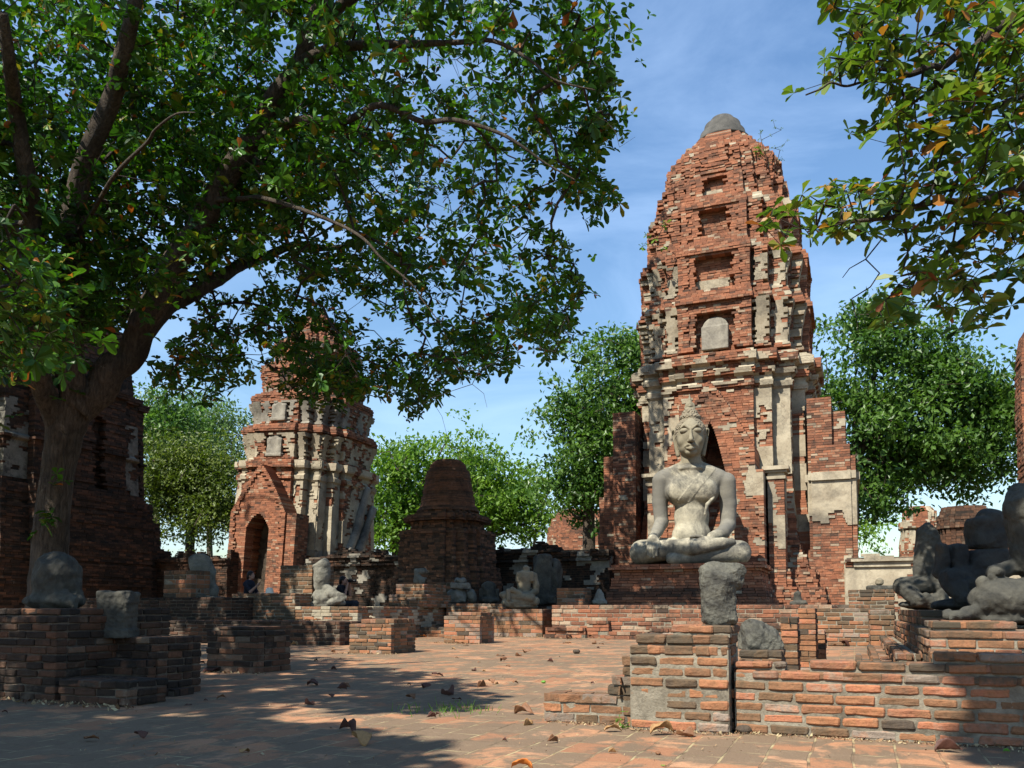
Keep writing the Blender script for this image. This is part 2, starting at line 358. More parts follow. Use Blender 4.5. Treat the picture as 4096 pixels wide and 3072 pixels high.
# ------------------------------------------------------------------ signed distance sculpture
class Sdf:
    def __init__(s, lo, hi, h):
        s.lo = np.array(lo, np.float32); s.h = h
        n = np.ceil((np.array(hi) - s.lo) / h).astype(int) + 1
        s.ax = [s.lo[i] + np.arange(n[i], dtype=np.float32) * h for i in range(3)]
        s.D = np.full(n, 9.0, np.float32)
    def _sl(s, lo, hi):
        r = []
        for i in range(3):
            a = int(np.floor((lo[i] - s.lo[i]) / s.h)); b = int(np.ceil((hi[i] - s.lo[i]) / s.h)) + 1
            r.append(slice(max(a, 0), max(min(b, s.D.shape[i]), 0)))
        return tuple(r)
    def _op(s, fn, lo, hi, k, sub=False):
        pad = k * 1.2 + 2.5 * s.h
        sl = s._sl(np.array(lo) - pad, np.array(hi) + pad)
        if any(x.stop <= x.start for x in sl): return
        X = s.ax[0][sl[0]][:, None, None]; Y = s.ax[1][sl[1]][None, :, None]; Z = s.ax[2][sl[2]][None, None, :]
        d = fn(X, Y, Z).astype(np.float32); D = s.D[sl]
        if sub:
            d = -d
            if k > 0: hh = np.clip(0.5 - 0.5 * (D - d) / k, 0, 1); s.D[sl] = D * (1 - hh) + d * hh + k * hh * (1 - hh)
            else: s.D[sl] = np.maximum(D, d)
        else:
            if k > 0:
                hh = np.clip(0.5 + 0.5 * (D - d) / k, 0, 1); s.D[sl] = D * (1 - hh) + d * hh - k * hh * (1 - hh)
            else: s.D[sl] = np.minimum(D, d)
    def cone(s, a, b, ra, rb=None, k=0.03, sub=False):
        rb = ra if rb is None else rb
        a = np.array(a, float); b = np.array(b, float); ba = b - a; L = max(float(ba @ ba), 1e-9)
        def f(X, Y, Z):
            t = np.clip(((X - a[0]) * ba[0] + (Y - a[1]) * ba[1] + (Z - a[2]) * ba[2]) / L, 0, 1)
            return np.sqrt((X - a[0] - t * ba[0]) ** 2 + (Y - a[1] - t * ba[1]) ** 2 + (Z - a[2] - t * ba[2]) ** 2) - (ra + (rb - ra) * t)
        m = max(ra, rb); s._op(f, np.minimum(a, b) - m, np.maximum(a, b) + m, k, sub)
    def chain(s, pts, rs, k=0.03):
        for i in range(len(pts) - 1): s.cone(pts[i], pts[i + 1], rs[i], rs[i + 1], k)
    def ell(s, c, r, rot=(0, 0, 0), k=0.03, sub=False):
        c = np.array(c, float); r = np.array(r, float); Mx = np.array(Euler(rot).to_matrix().transposed())
        def f(X, Y, Z):
            dx, dy, dz = X - c[0], Y - c[1], Z - c[2]
            p = [Mx[i][0] * dx + Mx[i][1] * dy + Mx[i][2] * dz for i in range(3)]
            k0 = np.sqrt((p[0] / r[0]) ** 2 + (p[1] / r[1]) ** 2 + (p[2] / r[2]) ** 2)
            k1 = np.sqrt((p[0] / r[0] ** 2) ** 2 + (p[1] / r[1] ** 2) ** 2 + (p[2] / r[2] ** 2) ** 2) + 1e-6
            return k0 * (k0 - 1) / k1
        m = r.max(); s._op(f, c - m, c + m, k, sub)
    def boxr(s, c, hf, rd=0.02, rot=(0, 0, 0), k=0.02, sub=False, taper=0.0):
        c = np.array(c, float); hf = np.array(hf, float); Mx = np.array(Euler(rot).to_matrix().transposed())
        def f(X, Y, Z):
            dx, dy, dz = X - c[0], Y - c[1], Z - c[2]
            p = [Mx[i][0] * dx + Mx[i][1] * dy + Mx[i][2] * dz for i in range(3)]
            tp = 1 + taper * p[2] / hf[2]
            q = [np.abs(p[0]) - (hf[0] * tp - rd), np.abs(p[1]) - (hf[1] * tp - rd), np.abs(p[2]) - (hf[2] - rd)]
            return np.sqrt(sum(np.maximum(x, 0) ** 2 for x in q)) + np.minimum(np.maximum(np.maximum(q[0], q[1]), q[2]), 0) - rd
        m = float(np.linalg.norm(hf)); s._op(f, c - m, c + m, k, sub)
    def rough(s, amp, freq, seed=0, oct=3):
        X = s.ax[0][:, None, None]; Y = s.ax[1][None, :, None]; Z = s.ax[2][None, None, :]
        r = np.random.default_rng(seed); A = 0
        for o in range(oct):
            for _ in range(3):
                d = r.normal(size=3); d /= np.linalg.norm(d); d *= freq * 2 ** o; e = r.normal(size=3) * freq * 1.4 * 2 ** o
                A = A + amp / 1.7 ** o / 2 * np.sin(X * d[0] + Y * d[1] + Z * d[2] + r.uniform(0, 6) + 0.8 * np.sin(X * e[0] + Y * e[1] + Z * e[2]))
        s.D += A.astype(np.float32)
    def facets(s, k, seed=0, lo=.80, hi=.95):
        r = np.random.default_rng(seed + 77); I = np.argwhere(s.D < 0)
        if not len(I): return
        P = s.lo + I * s.h; c = P.mean(0)
        for _ in range(k):
            n = r.normal(size=3); n[2] = abs(n[2]) * .7; n[1] = -abs(n[1]) if r.random() < .7 else n[1]; n /= np.linalg.norm(n)
            d = (P - c) @ n; cut = d.max() * r.uniform(lo, hi)
            s.D = np.maximum(s.D, (s.ax[0][:, None, None] - c[0]) * n[0] + (s.ax[1][None, :, None] - c[1]) * n[1] + (s.ax[2][None, None, :] - c[2]) * n[2] - cut).astype(np.float32)
    def cutbelow(s, z): s.D = np.maximum(s.D, (z - s.ax[2])[None, None, :])
    def mesh(s, name):
        D = s.D.copy(); D[0] = D[-1] = 1; D[:, 0] = D[:, -1] = 1; D[:, :, 0] = D[:, :, -1] = 1
        D = np.where(np.abs(D) < 1e-6, 1e-6, D); S = D < 0
        n = np.array(D.shape) - 1
        def crn(A, i, j, k): return A[i:i + n[0], j:j + n[1], k:k + n[2]]
        cnt = sum(crn(S, i, j, k).astype(np.int8) for i in (0, 1) for j in (0, 1) for k in (0, 1))
        act = (cnt > 0) & (cnt < 8); I = np.argwhere(act); m = len(I)
        vid = np.full(n, -1, np.int32); vid[act] = np.arange(m)
        acc = np.zeros((m, 3), np.float32); num = np.zeros(m, np.float32)
        for ax in range(3):
            o1, o2 = [x for x in range(3) if x != ax]
            for p in (0, 1):
                for q in (0, 1):
                    off = np.zeros(3, int); off[o1] = p; off[o2] = q; A = I + off; off[ax] = 1; B = I + off
                    da = D[A[:, 0], A[:, 1], A[:, 2]]; db = D[B[:, 0], B[:, 1], B[:, 2]]
                    x = (da < 0) != (db < 0); t = np.where(x, da / np.where(x, da - db, 1), 0)
                    pos = (A - I).astype(np.float32); pos[:, ax] += t
                    acc[x] += pos[x]; num[x] += 1
        Vt = s.lo + (I + acc / num[:, None]) * s.h
        Fs = []
        for ax in range(3):
            o1, o2 = (ax + 1) % 3, (ax + 2) % 3
            a = [slice(1, -1)] * 3; b = [slice(1, -1)] * 3
            a[ax] = slice(0, -1); b[ax] = slice(1, None)
            sa = S[tuple(a)]; sb = S[tuple(b)]
            for flag, rev in ((sa & ~sb, False), (~sa & sb, True)):
                E = np.argwhere(flag)
                if not len(E): continue
                E = E + 1; E[:, ax] -= 1
                qs = []
                for (p, q) in ((-1, -1), (0, -1), (0, 0), (-1, 0)):
                    C = E.copy(); C[:, o1] += p; C[:, o2] += q; qs.append(vid[C[:, 0], C[:, 1], C[:, 2]])
                qs = np.stack(qs, 1); Fs.append(qs[:, ::-1] if rev else qs)
        me = mesh_np(name, Vt, np.concatenate(Fs)); me.polygons.foreach_set('use_smooth', [True] * len(me.polygons))
        return me

# ------------------------------------------------------------------ the setting
def floor_mat():
    m, nt, b = new_mat('courtyard_brick_paving')
    co = node(nt, 'ShaderNodeTexCoord').outputs['Object']
    nz = node(nt, 'ShaderNodeTexNoise', {'Scale': 2.0, 'Detail': 3, 'Vector': co}).outputs[1]
    cw = node(nt, 'ShaderNodeVectorMath', {0: co, 1: node(nt, 'ShaderNodeVectorMath', {0: nz, 'Scale': 0.05}, operation='SCALE').outputs[0]}, operation='ADD').outputs[0]
    mp = node(nt, 'ShaderNodeMapping', {'Vector': cw, 'Rotation': (0, 0, R(90))}).outputs[0]
    br = node(nt, 'ShaderNodeTexBrick', {'Vector': mp, 'Color1': (0, 0, 0, 1), 'Color2': (1, 1, 1, 1), 'Mortar': (0.5, 0.5, 0.5, 1), 'Scale': 1.0, 'Mortar Size': 0.008, 'Mortar Smooth': 0.3, 'Brick Width': 0.36, 'Row Height': 0.212, 'Bias': 0.0}, offset=0.45)
    tint = node(nt, 'ShaderNodeSeparateColor', {0: br.outputs[0]}).outputs[0]
    n1 = noise(nt, co, 2.6, 7, 0.68, 0.5); n2 = noise(nt, co, 26, 5, 0.7); n3 = noise(nt, co, 0.55, 4, 0.6)
    c = ramp(nt, math_(nt, 'ADD', tint, math_(nt, 'MULTIPLY_ADD', n2, 0.5, -0.25), clamp=True), [(0.0, (0.32, 0.158, 0.086)), (0.5, (0.44, 0.228, 0.122)), (1.0, (0.50, 0.285, 0.165))])
    st = math_(nt, 'ADD', math_(nt, 'ADD', math_(nt, 'MULTIPLY_ADD', n1, 1.7, -0.79), math_(nt, 'MULTIPLY_ADD', n3, 1.0, -0.42)), math_(nt, 'MULTIPLY_ADD', tint, 0.22, -0.11))
    c = mixc(nt, ramp(nt, st, [(0.0, 0.0), (0.16, 0.88)]), c, (0.165, 0.128, 0.086))
    c = mixc(nt, ramp(nt, noise(nt, co, 5.2, 6, 0.7), [(0.56, 0.0), (0.72, 0.5)]), c, (0.36, 0.28, 0.18))
    c = mixc(nt, 0.6, c, ramp(nt, noise(nt, co, 90, 4, 0.7), [(0.3, 0.65), (0.5, 1.0), (0.7, 1.25)]), 'MULTIPLY')
    jc = mixc(nt, ramp(nt, noise(nt, co, 3.5, 4), [(0.42, 0.0), (0.56, 1.0)]), (0.12, 0.09, 0.055), (0.46, 0.39, 0.215))
    c = mixc(nt, math_(nt, 'MULTIPLY', br.outputs[1], ramp(nt, noise(nt, co, 5, 5), [(0.38, 0.1), (0.60, 0.9)])), c, jc)
    # straw specks blown over the bricks
    sp = node(nt, 'ShaderNodeTexVoronoi', {'Scale': 34.0, 'Vector': co}, feature='F1').outputs[0]
    c = mixc(nt, math_(nt, 'MULTIPLY', ramp(nt, sp, [(0.05, 1.0), (0.09, 0.0)]), ramp(nt, n1, [(0.4, 0.0), (0.6, 0.8)])), c, (0.50, 0.42, 0.24))
    c = mixc(nt, 1.0, c, (ALB * 1.04, ALB * 1.0, ALB * .96), 'MULTIPLY')
    nt.links.new(c, b.inputs['Base Color']); b.inputs['Roughness'].default_value = 0.9
    h = math_(nt, 'ADD', math_(nt, 'MULTIPLY', br.outputs[1], -0.7), math_(nt, 'ADD', math_(nt, 'MULTIPLY', n2, 0.35), math_(nt, 'MULTIPLY', n1, 0.4)))
    bump(nt, b, h, 0.7, 0.015)
    return m
def soil_mat():
    m, nt, b = new_mat('dry_soil_and_grass')
    co = node(nt, 'ShaderNodeTexCoord').outputs['Object']
    c = mixc(nt, ramp(nt, noise(nt, co, 0.35, 6), [(0.42, 0.0), (0.6, 1.0)]), (0.16, 0.105, 0.065), (0.07, 0.105, 0.03))
    c = mixc(nt, 0.6, c, ramp(nt, noise(nt, co, 9, 6, 0.7), [(0.3, 0.6), (0.7, 1.3)]), 'MULTIPLY')
    nt.links.new(c, b.inputs['Base Color']); b.inputs['Roughness'].default_value = 0.95
    bump(nt, b, noise(nt, co, 9, 6, 0.7), 0.6, 0.05); return m
def grid_sheet(name, x0, x1, y0, y1, nx, ny, z, amp, mat, rotz=0.0):
    X, Y = np.meshgrid(np.linspace(x0, x1, nx), np.linspace(y0, y1, ny), indexing='ij')
    Z = z + amp * (np.sin(X * 1.3 + 0.4 * Y) * np.cos(Y * 0.9) + 0.5 * np.sin(X * 2.9 - Y * 2.1))
    I = np.arange(nx * ny).reshape(nx, ny)
    Fc = np.stack([I[:-1, :-1], I[1:, :-1], I[1:, 1:], I[:-1, 1:]], -1).reshape(-1, 4)
    o = link_mesh(name, mesh_np(name, np.stack([X, Y, Z], -1).reshape(-1, 3), Fc), mat, None, True)
    o.rotation_euler = (0, 0, rotz); return tag(o, kind='structure')
grid_sheet('ground', -1500, 1500, -1500, 1500, 40, 40, -0.03, 0.0, soil_mat())
grid_sheet('courtyard_paving', -30, 30, -14, 36, 160, 160, 0.0, 0.006, M.setdefault('floor', floor_mat()), -ALPHA)
ROT = -ALPHA
# ------------------------------------------------------------------ redented towers
SEGS = [(-0.42, 0.42, 1.0), (0.42, 0.61, 0.925), (-0.61, -0.42, 0.925), (0.61, 0.80, 0.80), (-0.80, -0.61, 0.80)]
def interp(tab, z):
    for (z0, w0), (z1, w1) in zip(tab, tab[1:]):
        if z0 <= z <= z1: return w0 if z1 - z0 < 1e-6 else w0 + (w1 - w0) * (z - z0) / (z1 - z0)
    return tab[-1][1] if z > tab[-1][0] else tab[0][1]
def redent(m, z0, z1, prof, style, ch=0.085, bl=0.22, depth=0.55, proud=0.007, sides='FLR', rag=0.0, missing=0.0, segs=None, corek=2):
    n = max(1, round((z1 - z0) / ch)); h = (z1 - z0) / n
    segs = segs or SEGS
    for k in range(n):
        a, b = z0 + k * h, z0 + (k + 1) * h; zc = (a + b) / 2
        Wd = interp(prof, zc) + random.gauss(0, rag); st = rnd(0.1, 0.6)
        for sd in sides:
            for si, (p, q, d) in enumerate(segs):
                def f(x, z, sd=sd, si=si, Wd=Wd, d=d, a=a, b=b):
                    if missing and random.random() < missing: return None
                    r = style(sd, si, x / Wd, z)
                    if r is None: return None
                    if r[2] != 1: return r[:3] + (r[3](z) if callable(r[3]) else r[3],)
                    e = r[3] if callable(r[3]) else (lambda q_, v=r[3]: v)
                    return r[:3] + ((d * (interp(prof, a + .004) - Wd) + e(a), d * (interp(prof, b - .004) - Wd) + e(b)),)
                dp = min(depth, d * Wd * 0.7)
                if sd == 'F': strip(m, 0, p * Wd, q * Wd, -d * Wd, -1, a, b, bl, dp, 0.008, proud, f, st)
                if sd == 'B': strip(m, 0, p * Wd, q * Wd, d * Wd, 1, a, b, bl, dp, 0.008, proud, f, st)
                if sd == 'R': strip(m, 1, p * Wd, q * Wd, d * Wd, 1, a, b, bl, dp, 0.008, proud, f, st)
                if sd == 'L': strip(m, 1, p * Wd, q * Wd, -d * Wd, -1, a, b, bl, dp, 0.008, proud, f, st)
    nc = max(1, round((z1 - z0) / 0.5)); hc = (z1 - z0) / nc
    for k in range(nc):
        a, b = z0 + k * hc, z0 + (k + 1) * hc
        w = min(interp(prof, a + 0.01), interp(prof, b - 0.01), interp(prof, (a + b) / 2))
        i = min(0.06 + 0.0 * w, w * 0.1)
        e = 0.002 * (k % 2)
        for s, d in ((0.80, 0.80), (0.61, 0.925), (0.42, 1.0)):
            x = s * w - i; y = min(d * w - i, w - .42) if w > 1.9 else d * w - i
            if 'B' not in sides and d == 1.0: pass
            m.box(-x + e, x - e, -y, y, a, b, 0.4, 0.1, corek, 0.0)
            if s != d: m.box(-y, y, -x + e, x - e, a + 0.001, b - 0.001, 0.4, 0.1, corek, 0.0)
def brickval(base=0.55, spread=0.24, dirt_shade=0.1):
    return lim(random.gauss(base, spread)), lim(random.gauss(dirt_shade, 0.16))
def gable_wall(m, uc, v0, v1, z0, z1, hw, opening=None, ch=0.085, bl=0.27, style=None, proud=0.007):
    """bricks right through from v0 to v1; half width hw(z), opening half width opening(z)"""
    n = round((z1 - z0) / ch); h = (z1 - z0) / n
    for k in range(n):
        a, b = z0 + k * h, z0 + (k + 1) * h; zc = (a + b) / 2
        w = hw(zc); o = opening(zc) if opening else 0.0
        if w <= 0.03: continue
        for lo, hi in (((-w, w),) if o <= 0.01 else ((-w, -o), (o, w))):
            f = style or (lambda x, z: (*brickval(), 0, 0.0))
            strip(m, 0, uc + lo, uc + hi, v0, -1, a, b, bl, v1 - v0, 0.008, proud, f, rnd(0.1, 0.6) if k % 2 else 0)

# ---- main tower
MC = at(2925, HORIZ, 31.0); MC.z = 0
def zt(py, Y=28.6): return at(2911, py, Y).z
tower = thing('brick_temple_tower', 'tall red brick temple tower with rounded dark cap, rising behind the big seated statue', 'temple tower', MC, ROT)
G = lambda tab, Y=28.6: sorted([(zt(p, Y), w) for p, w in tab], key=lambda t: t[0])
BZ = [(zt(2420), 4.35), (zt(2352), 4.2), (zt(2350), 4.0), (zt(2290), 3.9), (zt(2288), 3.7), (zt(2225), 3.55), (zt(2223), 3.4), (zt(2150), 3.2)]
def sty_base(sd, si, a, z):
    t, d = brickval(0.55, 0.24, 0.16)
    if vnoise(a * 5 + si, z * 2.5, 3) > 0.80: return (0.5, 0, 1, 0.01)
    return (t, d, 0, 0.05 * math.sin(a * 29 + si * 2) + (0.05 if vnoise(a * 9, z * 1.5, 2) > .6 else 0))
m = Mas(); m.box(-4.2, 4.2, -4.2, 4.2, -0.1, zt(2420), 0.5, 0.2, 2, 0)
redent(m, 0.3, BZ[-1][0], [(0.3, 4.5)] + BZ, sty_base, rag=0.02)
m.build('base', MATS_RED(), tower)
BODY = [(zt(2150), 3.2), (zt(2000), 3.05), (zt(1700), 3.02), (zt(1570), 3.05), (zt(1568), 3.14), (zt(1545), 3.18), (zt(1543), 3.08), (zt(1522), 3.1), (zt(1520), 3.24), (zt(1500), 3.3), (zt(1498), 3.2), (zt(1476), 3.22), (zt(1474), 3.4), (zt(1440), 3.42), (zt(1438), 3.2), (zt(1426), 3.15)]
ZB0, ZB1 = zt(2150), zt(1426); zpl = zt(1904); zcap = zt(1520)
def sty_body(sd, si, a, z):
    n = vnoise(a * 7 + si, z * 1.9, 1) + rnd(-.07, .07)
    t, d = brickval(0.55, 0.24, 0.10)
    if si == 3 and sd != 'L':
        if z > zpl + 0.25 * (vnoise(a * 20, 1, 4) - .5) * 2 and z < zcap + 0.15: return (0.5, 0, 1, 0.07)
    if si == 4 and sd != 'R':
        if z > zt(1880) + 0.5 * (n - .5) and n < .72: return (0.5, 0, 1, 0.06)
    if si in (1, 2) and z > zt(2000):
        if n > 0.44: return (0.5, 0, 1, 0.05)
    if si == 0 and z > zt(1560) and z < zt(1470) and n > 0.5: return (0.5, 0, 1, 0.03)
    if z > zt(1500) and n > 0.70: return (0.5, 0, 1, 0.02)
    if sd == 'R' and n > 0.50: return (0.5, 0, 1, 0.03)
    if n > 0.84: return (0.5, 0, 1, 0.02)
    return (t, d, 0, 0.0)
m = Mas(); redent(m, ZB0, ZB1, BODY, sty_body, rag=0.004); m.build('body', MATS_RED(), tower)
def tier(py0, py1, w0, wflare, wcor, nich, seed, plast, pcor=34, hflare=0.75, Y=29.0):
    """one storey: neck, flaring leaf panels, cornice"""
    z0, z1 = zt(py0, Y), zt(py1, Y); zc = zt(py1 + pcor, Y); Hh = zc - z0
    prof = [(z0, w0 + 0.1), (z0 + 0.17, w0 + 0.08), (z0 + 0.18, w0), (z0 + Hh * 0.45, w0 + (wflare - w0) * 0.15), (z0 + Hh * 0.8, w0 + (wflare - w0) * 0.65), (zc, wflare), (zc + 0.01, wcor), (zc + (z1 - zc) * .5, wcor), (zc + (z1 - zc) * .55, wcor - 0.08), (z1, wcor - 0.08)]
    def sty(sd, si, a, z):
        t, d = brickval(0.55, 0.22, 0.10)
        n = vnoise(a * 8 + si * 1.3 + seed, z * 2.1, seed) + rnd(-.07, .07)
        q = (z - z0) / Hh
        if si == 0:
            if sd in 'FRL' and nich and abs(a) < nich[0] and nich[1] < z < nich[2]:
                if z < nich[1] + nich[3] and abs(a) < nich[0] * .9: return (0.5, 0, 1, -0.25)
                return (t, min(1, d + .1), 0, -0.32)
            if abs(abs(a) - 0.36) < 0.05 and 0.1 < q < 1: return (t, d, 0, 0.05)
            return (t, d, 0, 0.0)
        if 0.06 < q < 0.98:
            c = 0.515 if si in (1, 2) else 0.705; x = abs(abs(a) - c)
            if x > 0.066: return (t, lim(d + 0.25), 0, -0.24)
            e = lambda zz: 0.17 * lim((zz - z0) / Hh) ** 2 + 0.02
            if n > 1 - plast or (q > 0.15 and n > 1.05 - plast): return (0.5, 0, 1, e)
            return (t, d, 0, lambda zz: e(zz) - .02)
        if n > 0.68 and q >= 0.98: return (0.5, 0, 1, 0.015)
        return (t, lim(d + (0.18 if q > 0.98 else 0)), 0, 0.02 * math.sin(a * 40))
    m = Mas(); redent(m, z0, z1, prof, sty, rag=0.004, missing=0.004); return m
def pz(py, Y=28.6): return zt(py, Y)
m = tier(1426, 1204, 2.98, 3.06, 3.18, (0.21, pz(1408), pz(1262), 0.0), 1, 0.74); m.build('lower_storey', MATS_RED(), tower)
m = tier(1204, 1009, 2.94, 3.0, 3.08, (0.215, pz(1168), pz(1040), 0.45), 2, 0.5); m.build('second_storey', MATS_RED(), tower)
m = tier(1009, 815, 2.72, 2.72, 2.78, (0.19, pz(967, 29), pz(862, 29), 0.0), 3, 0.2); m.build('third_storey', MATS_RED(), tower)
m = tier(815, 694, 2.42, 2.32, 2.28, (0.16, pz(783, 29), pz(712, 29), 0.2), 4, 0.2, pcor=16); m.build('fourth_storey', MATS_RED(), tower)
CR = [(zt(694, 29.0), 2.16), (zt(668, 30.2), 2.06), (zt(666, 30.2), 1.98), (zt(640, 30.2), 1.86), (zt(638, 30.2), 1.80), (zt(618, 30.2), 1.68), (zt(616, 30.2), 1.60), (zt(588, 30.2), 1.44)]
def sty_cr(sd, si, a, z):
    t, d = brickval(0.55, 0.22, 0.12)
    if si in (0,) and abs(a) < 0.2: return (t, d, 0, 0.10)
    if vnoise(a * 6, z * 3, 9) > 0.82: return (0.5, 0, 1, 0.01)
    return (t, d, 0, 0.05 * math.sin(a * 21 + z * 4))
m = Mas(); redent(m, CR[0][0], CR[-1][0], CR, sty_cr, rag=0.03, depth=0.7, sides='FLRB')
# round drum of bricks under the cap
zd0, zd1 = CR[-1][0], zt(528, 30.1)
def ring_bricks(m, z0, z1, r0, r1, n, base=0.5):
    k = round((z1 - z0) / 0.085); h = (z1 - z0) / k
    for i in range(k):
        r = r0 + (r1 - r0) * (i / max(1, k - 1)) ** 1.6 + rnd(-.015, .015)
        for yy in np.arange(-r, r, 0.2):
            y = yy + 0.1; x = math.sqrt(max(0, r * r - y * y))
            if x < 0.1: x = 0.12
            t, d = brickval(base, .25, .2)
            m.box(-x, x, yy, min(yy + 0.196, r), z0 + i * h, z0 + (i + 1) * h - 0.01, t, d, 1 if vnoise(yy * 2, i * .3, 3) > .7 else 0, 0.004)
ring_bricks(m, zd0, zd1, 1.36, 1.02, 20)
m.build('crown', MATS_RED(), tower)
def lathe(prof, n=40, cx=0, cy=0, wob=0.0):
    vs, fs = [], []
    for i, (r, z) in enumerate(prof):
        for j in range(n):
            a = 2 * math.pi * j / n; rr = r * (1 + wob * math.sin(3 * a + i))
            vs.append((cx + rr * math.cos(a), cy + rr * math.sin(a), z))
    for i in range(len(prof) - 1):
        for j in range(n):
            k = (j + 1) % n; fs.append((i * n + j, i * n + k, (i + 1) * n + k, (i + 1) * n + j))
    return np.array(vs), np.array(fs)
def lathe_obj(name, prof, mat, parent=None, n=40, wob=0.0):
    v, f = lathe(prof, n, wob=wob); return link_mesh(name, mesh_np(name, v, f), mat, parent, True)
zc = zd1
hcap = zt(470, 31) - zc
lathe_obj('cap', [(0.0, zc - .05), (0.92, zc - .04), (1.03, zc), (1.04, zc + .06), (0.92, zc + .12), (0.85, zc + hcap * .38), (0.74, zc + hcap * .42), (0.68, zc + hcap * .68), (0.56, zc + hcap * .76), (0.42, zc + hcap * .92), (0.2, zc + hcap), (0.0, zc + hcap * 1.01)], M['lead'], tower)
# arched tablet in the lower niche
s = Sdf((-0.55, -0.2, -0.1), (0.55, 0.2, 1.75), 0.02)
s.boxr((0, 0, 0.38), (0.46, 0.09, 0.42), 0.03, k=0); s.ell((0, 0, .70), (0.46, 0.09, 0.45), k=0.04); s.rough(0.012, 4, 3)
tb = link_mesh('tablet', s.mesh('tablet'), M['plaster_grey'], tower); tb.location = (0, -2.86, pz(1405) + 0.02)
# porch with a pointed gable and a pointed dark doorway
zg1, zg0, zo1 = zt(1526, 27), zt(1800, 27), zt(1690, 27)
def hw(z): return 1.42 + 0.25 * (z < zt(1890, 27)) if z < zg0 else 1.42 * max(0, (zg1 - z) / (zg1 - zg0)) ** 0.85
def ow(z): return 0.72 if z < zt(2050, 27) else 0.72 * max(0, (zo1 - z) / (zo1 - zt(2050, 27))) ** 0.72
def sty_porch(x, z):
    t, d = brickval(0.60, 0.2, 0.06)
    n = vnoise(x * 2.2, z * 2.0, 8)
    if abs(x) > 1.1 and zt(1990, 27) < z < zt(1900, 27): return (0.5, 0, 1, 0.03)
    if n > 0.80: return (0.5, 0, 1, 0.01)
    return (t, d, 0, 0.04 if abs(x) > hw(z) - 0.24 else 0.0)
m = Mas(); gable_wall(m, 0, -4.35, -2.85, 0.35, zg1, hw, ow, style=sty_porch)
m.build('porch', MATS_RED(), tower)
# pilasters flanking the porch, with moulded stucco capitals
for sx_ in (-1, 1):
    m = Mas()
    def sty_pil(x, z):
        t, d = brickval(0.55, 0.22, 0.1)
        return (0.5, 0, 1, 0.02) if vnoise(x * 3, z * 1.4, 5 + sx_) > (0.42 if z > zt(2150, 27.5) else .7) else (t, d, 0, 0.0)
    brick_block(m, sx_ * 2.0 - 0.26, sx_ * 2.0 + 0.26, -3.75, -3.0, 0.35, zt(1930, 27.5), 0.085, 0.27, 'FLR', style=sty_pil, depth=0.2)
    zq = zt(1930, 27.5)
    for j, (e, hh) in enumerate(((0.05, 0.10), (0.0, 0.12), (0.08, 0.08), (0.16, 0.12))):
        m.box(sx_ * 2.0 - 0.26 - e, sx_ * 2.0 + 0.26 + e, -3.75 - e, -3.0, zq, zq + hh, 0.5, 0, 1, 0.004); zq += hh
    m.build('pilaster', MATS_RED(), tower)
def wing(sx_, u0, u1, v0, v1, steps, seed, plast, name='side_wing', bot=0.3, dapple=0):
    m = Mas()
    def sty(x, z):
        t, d = brickval(0.54, 0.24, 0.14)
        if sx_ > 0 and zt(2085, 28) + 0.25 * math.sin(x * 7) < z < zt(1935, 28): return (0.5, 0, 1, 0.04)
        if sx_ > 0 and zt(1935, 28) <= z < zt(1905, 28): return (0.5, 0, 1, 0.12)
        if vnoise(x * 3, z * 1.6, seed) > 1 - plast: return (0.5, 0, 1, 0.02)
        if z > zt(1800, 28): d = lim(d + 0.25)
        return (t, d, 0, 0.0)
    zprev = bot
    for (a, b, vv, zt1) in steps:
        brick_block(m, u0 + a, u0 + b, v0 + vv, v1, bot, zt1, 0.085, 0.27, 'FLR', style=sty, depth=0.3)
    return m.build(name, MATS_RED(), tower)
wing(-1, -4.55, 0, -2.6, 1.6, [(0.75, 1.6, 0.0, zt(1625, 29)), (0.35, 0.9, 0.15, zt(1800, 29)), (0.12, 0.5, 0.3, zt(1965, 29)), (-0.1, 0.3, 0.1, zt(2255, 29)), (-0.3, 1.5, -0.3, zt(2330, 29))], 3, 0.12)
wing(1, 2.75, 0, -2.6, 1.6, [(0.2, 0.98, 0.0, zt(1610, 28)), (0.98, 1.40, 0.18, zt(1665, 28)), (0.3, 1.52, -0.12, zt(1800, 28)), (0.35, 1.68, -0.06, zt(1845, 28)), (0.1, 1.75, -0.12, zt(2240, 28)), (0.0, 1.95, -0.3, zt(2330, 28))], 6, 0.16)

# ---- leaning tower
LC = at(1192, HORIZ, 39.5); LC.z = 0
lean = thing('leaning_temple_tower', 'leaning red brick temple tower with an arched doorway, left of the dark pointed monument', 'temple tower', LC, ROT)
lean.rotation_euler = Euler((R(-.6), R(3.4), ROT), 'XYZ')
def zl(py): return at(1212, py, 38.0 + 1.6 * lim((1950 - py) / 350)).z
LPROF = {'base': [(2420, 3.35), (2300, 3.2), (2298, 3.1), (2200, 3.0)], 'body': [(2200, 3.0), (2000, 2.85), (1935, 2.82), (1933, 2.9), (1915, 2.92), (1913, 2.82), (1893, 2.85), (1891, 3.0), (1865, 3.0)]}
def sty_l(sd, si, a, z):
    t, d = brickval(0.52, 0.24, 0.16); n = vnoise(a * 7 + si, z * 1.7, 11)
    if sd == 'F' and si == 0 and abs(a * 3.1 - .1) < .6 and z < zl(2085): return None
    if sd == 'F' and si == 0: return (t, d, 0, 0.0) if n < 0.85 else (0.5, 0, 1, 0.02)
    if sd == 'F' and z > zl(2060) and n > 0.45: return (0.5, 0, 1, 0.03)
    if sd == 'R' or si in (1, 3):
        if n > 0.30 and si != 0: return (0.5, 0, 1, 0.05)
        if si == 0 and n > 0.5: return (0.5, 0, 1, 0.05)
    return (t, d, 0, 0.0)
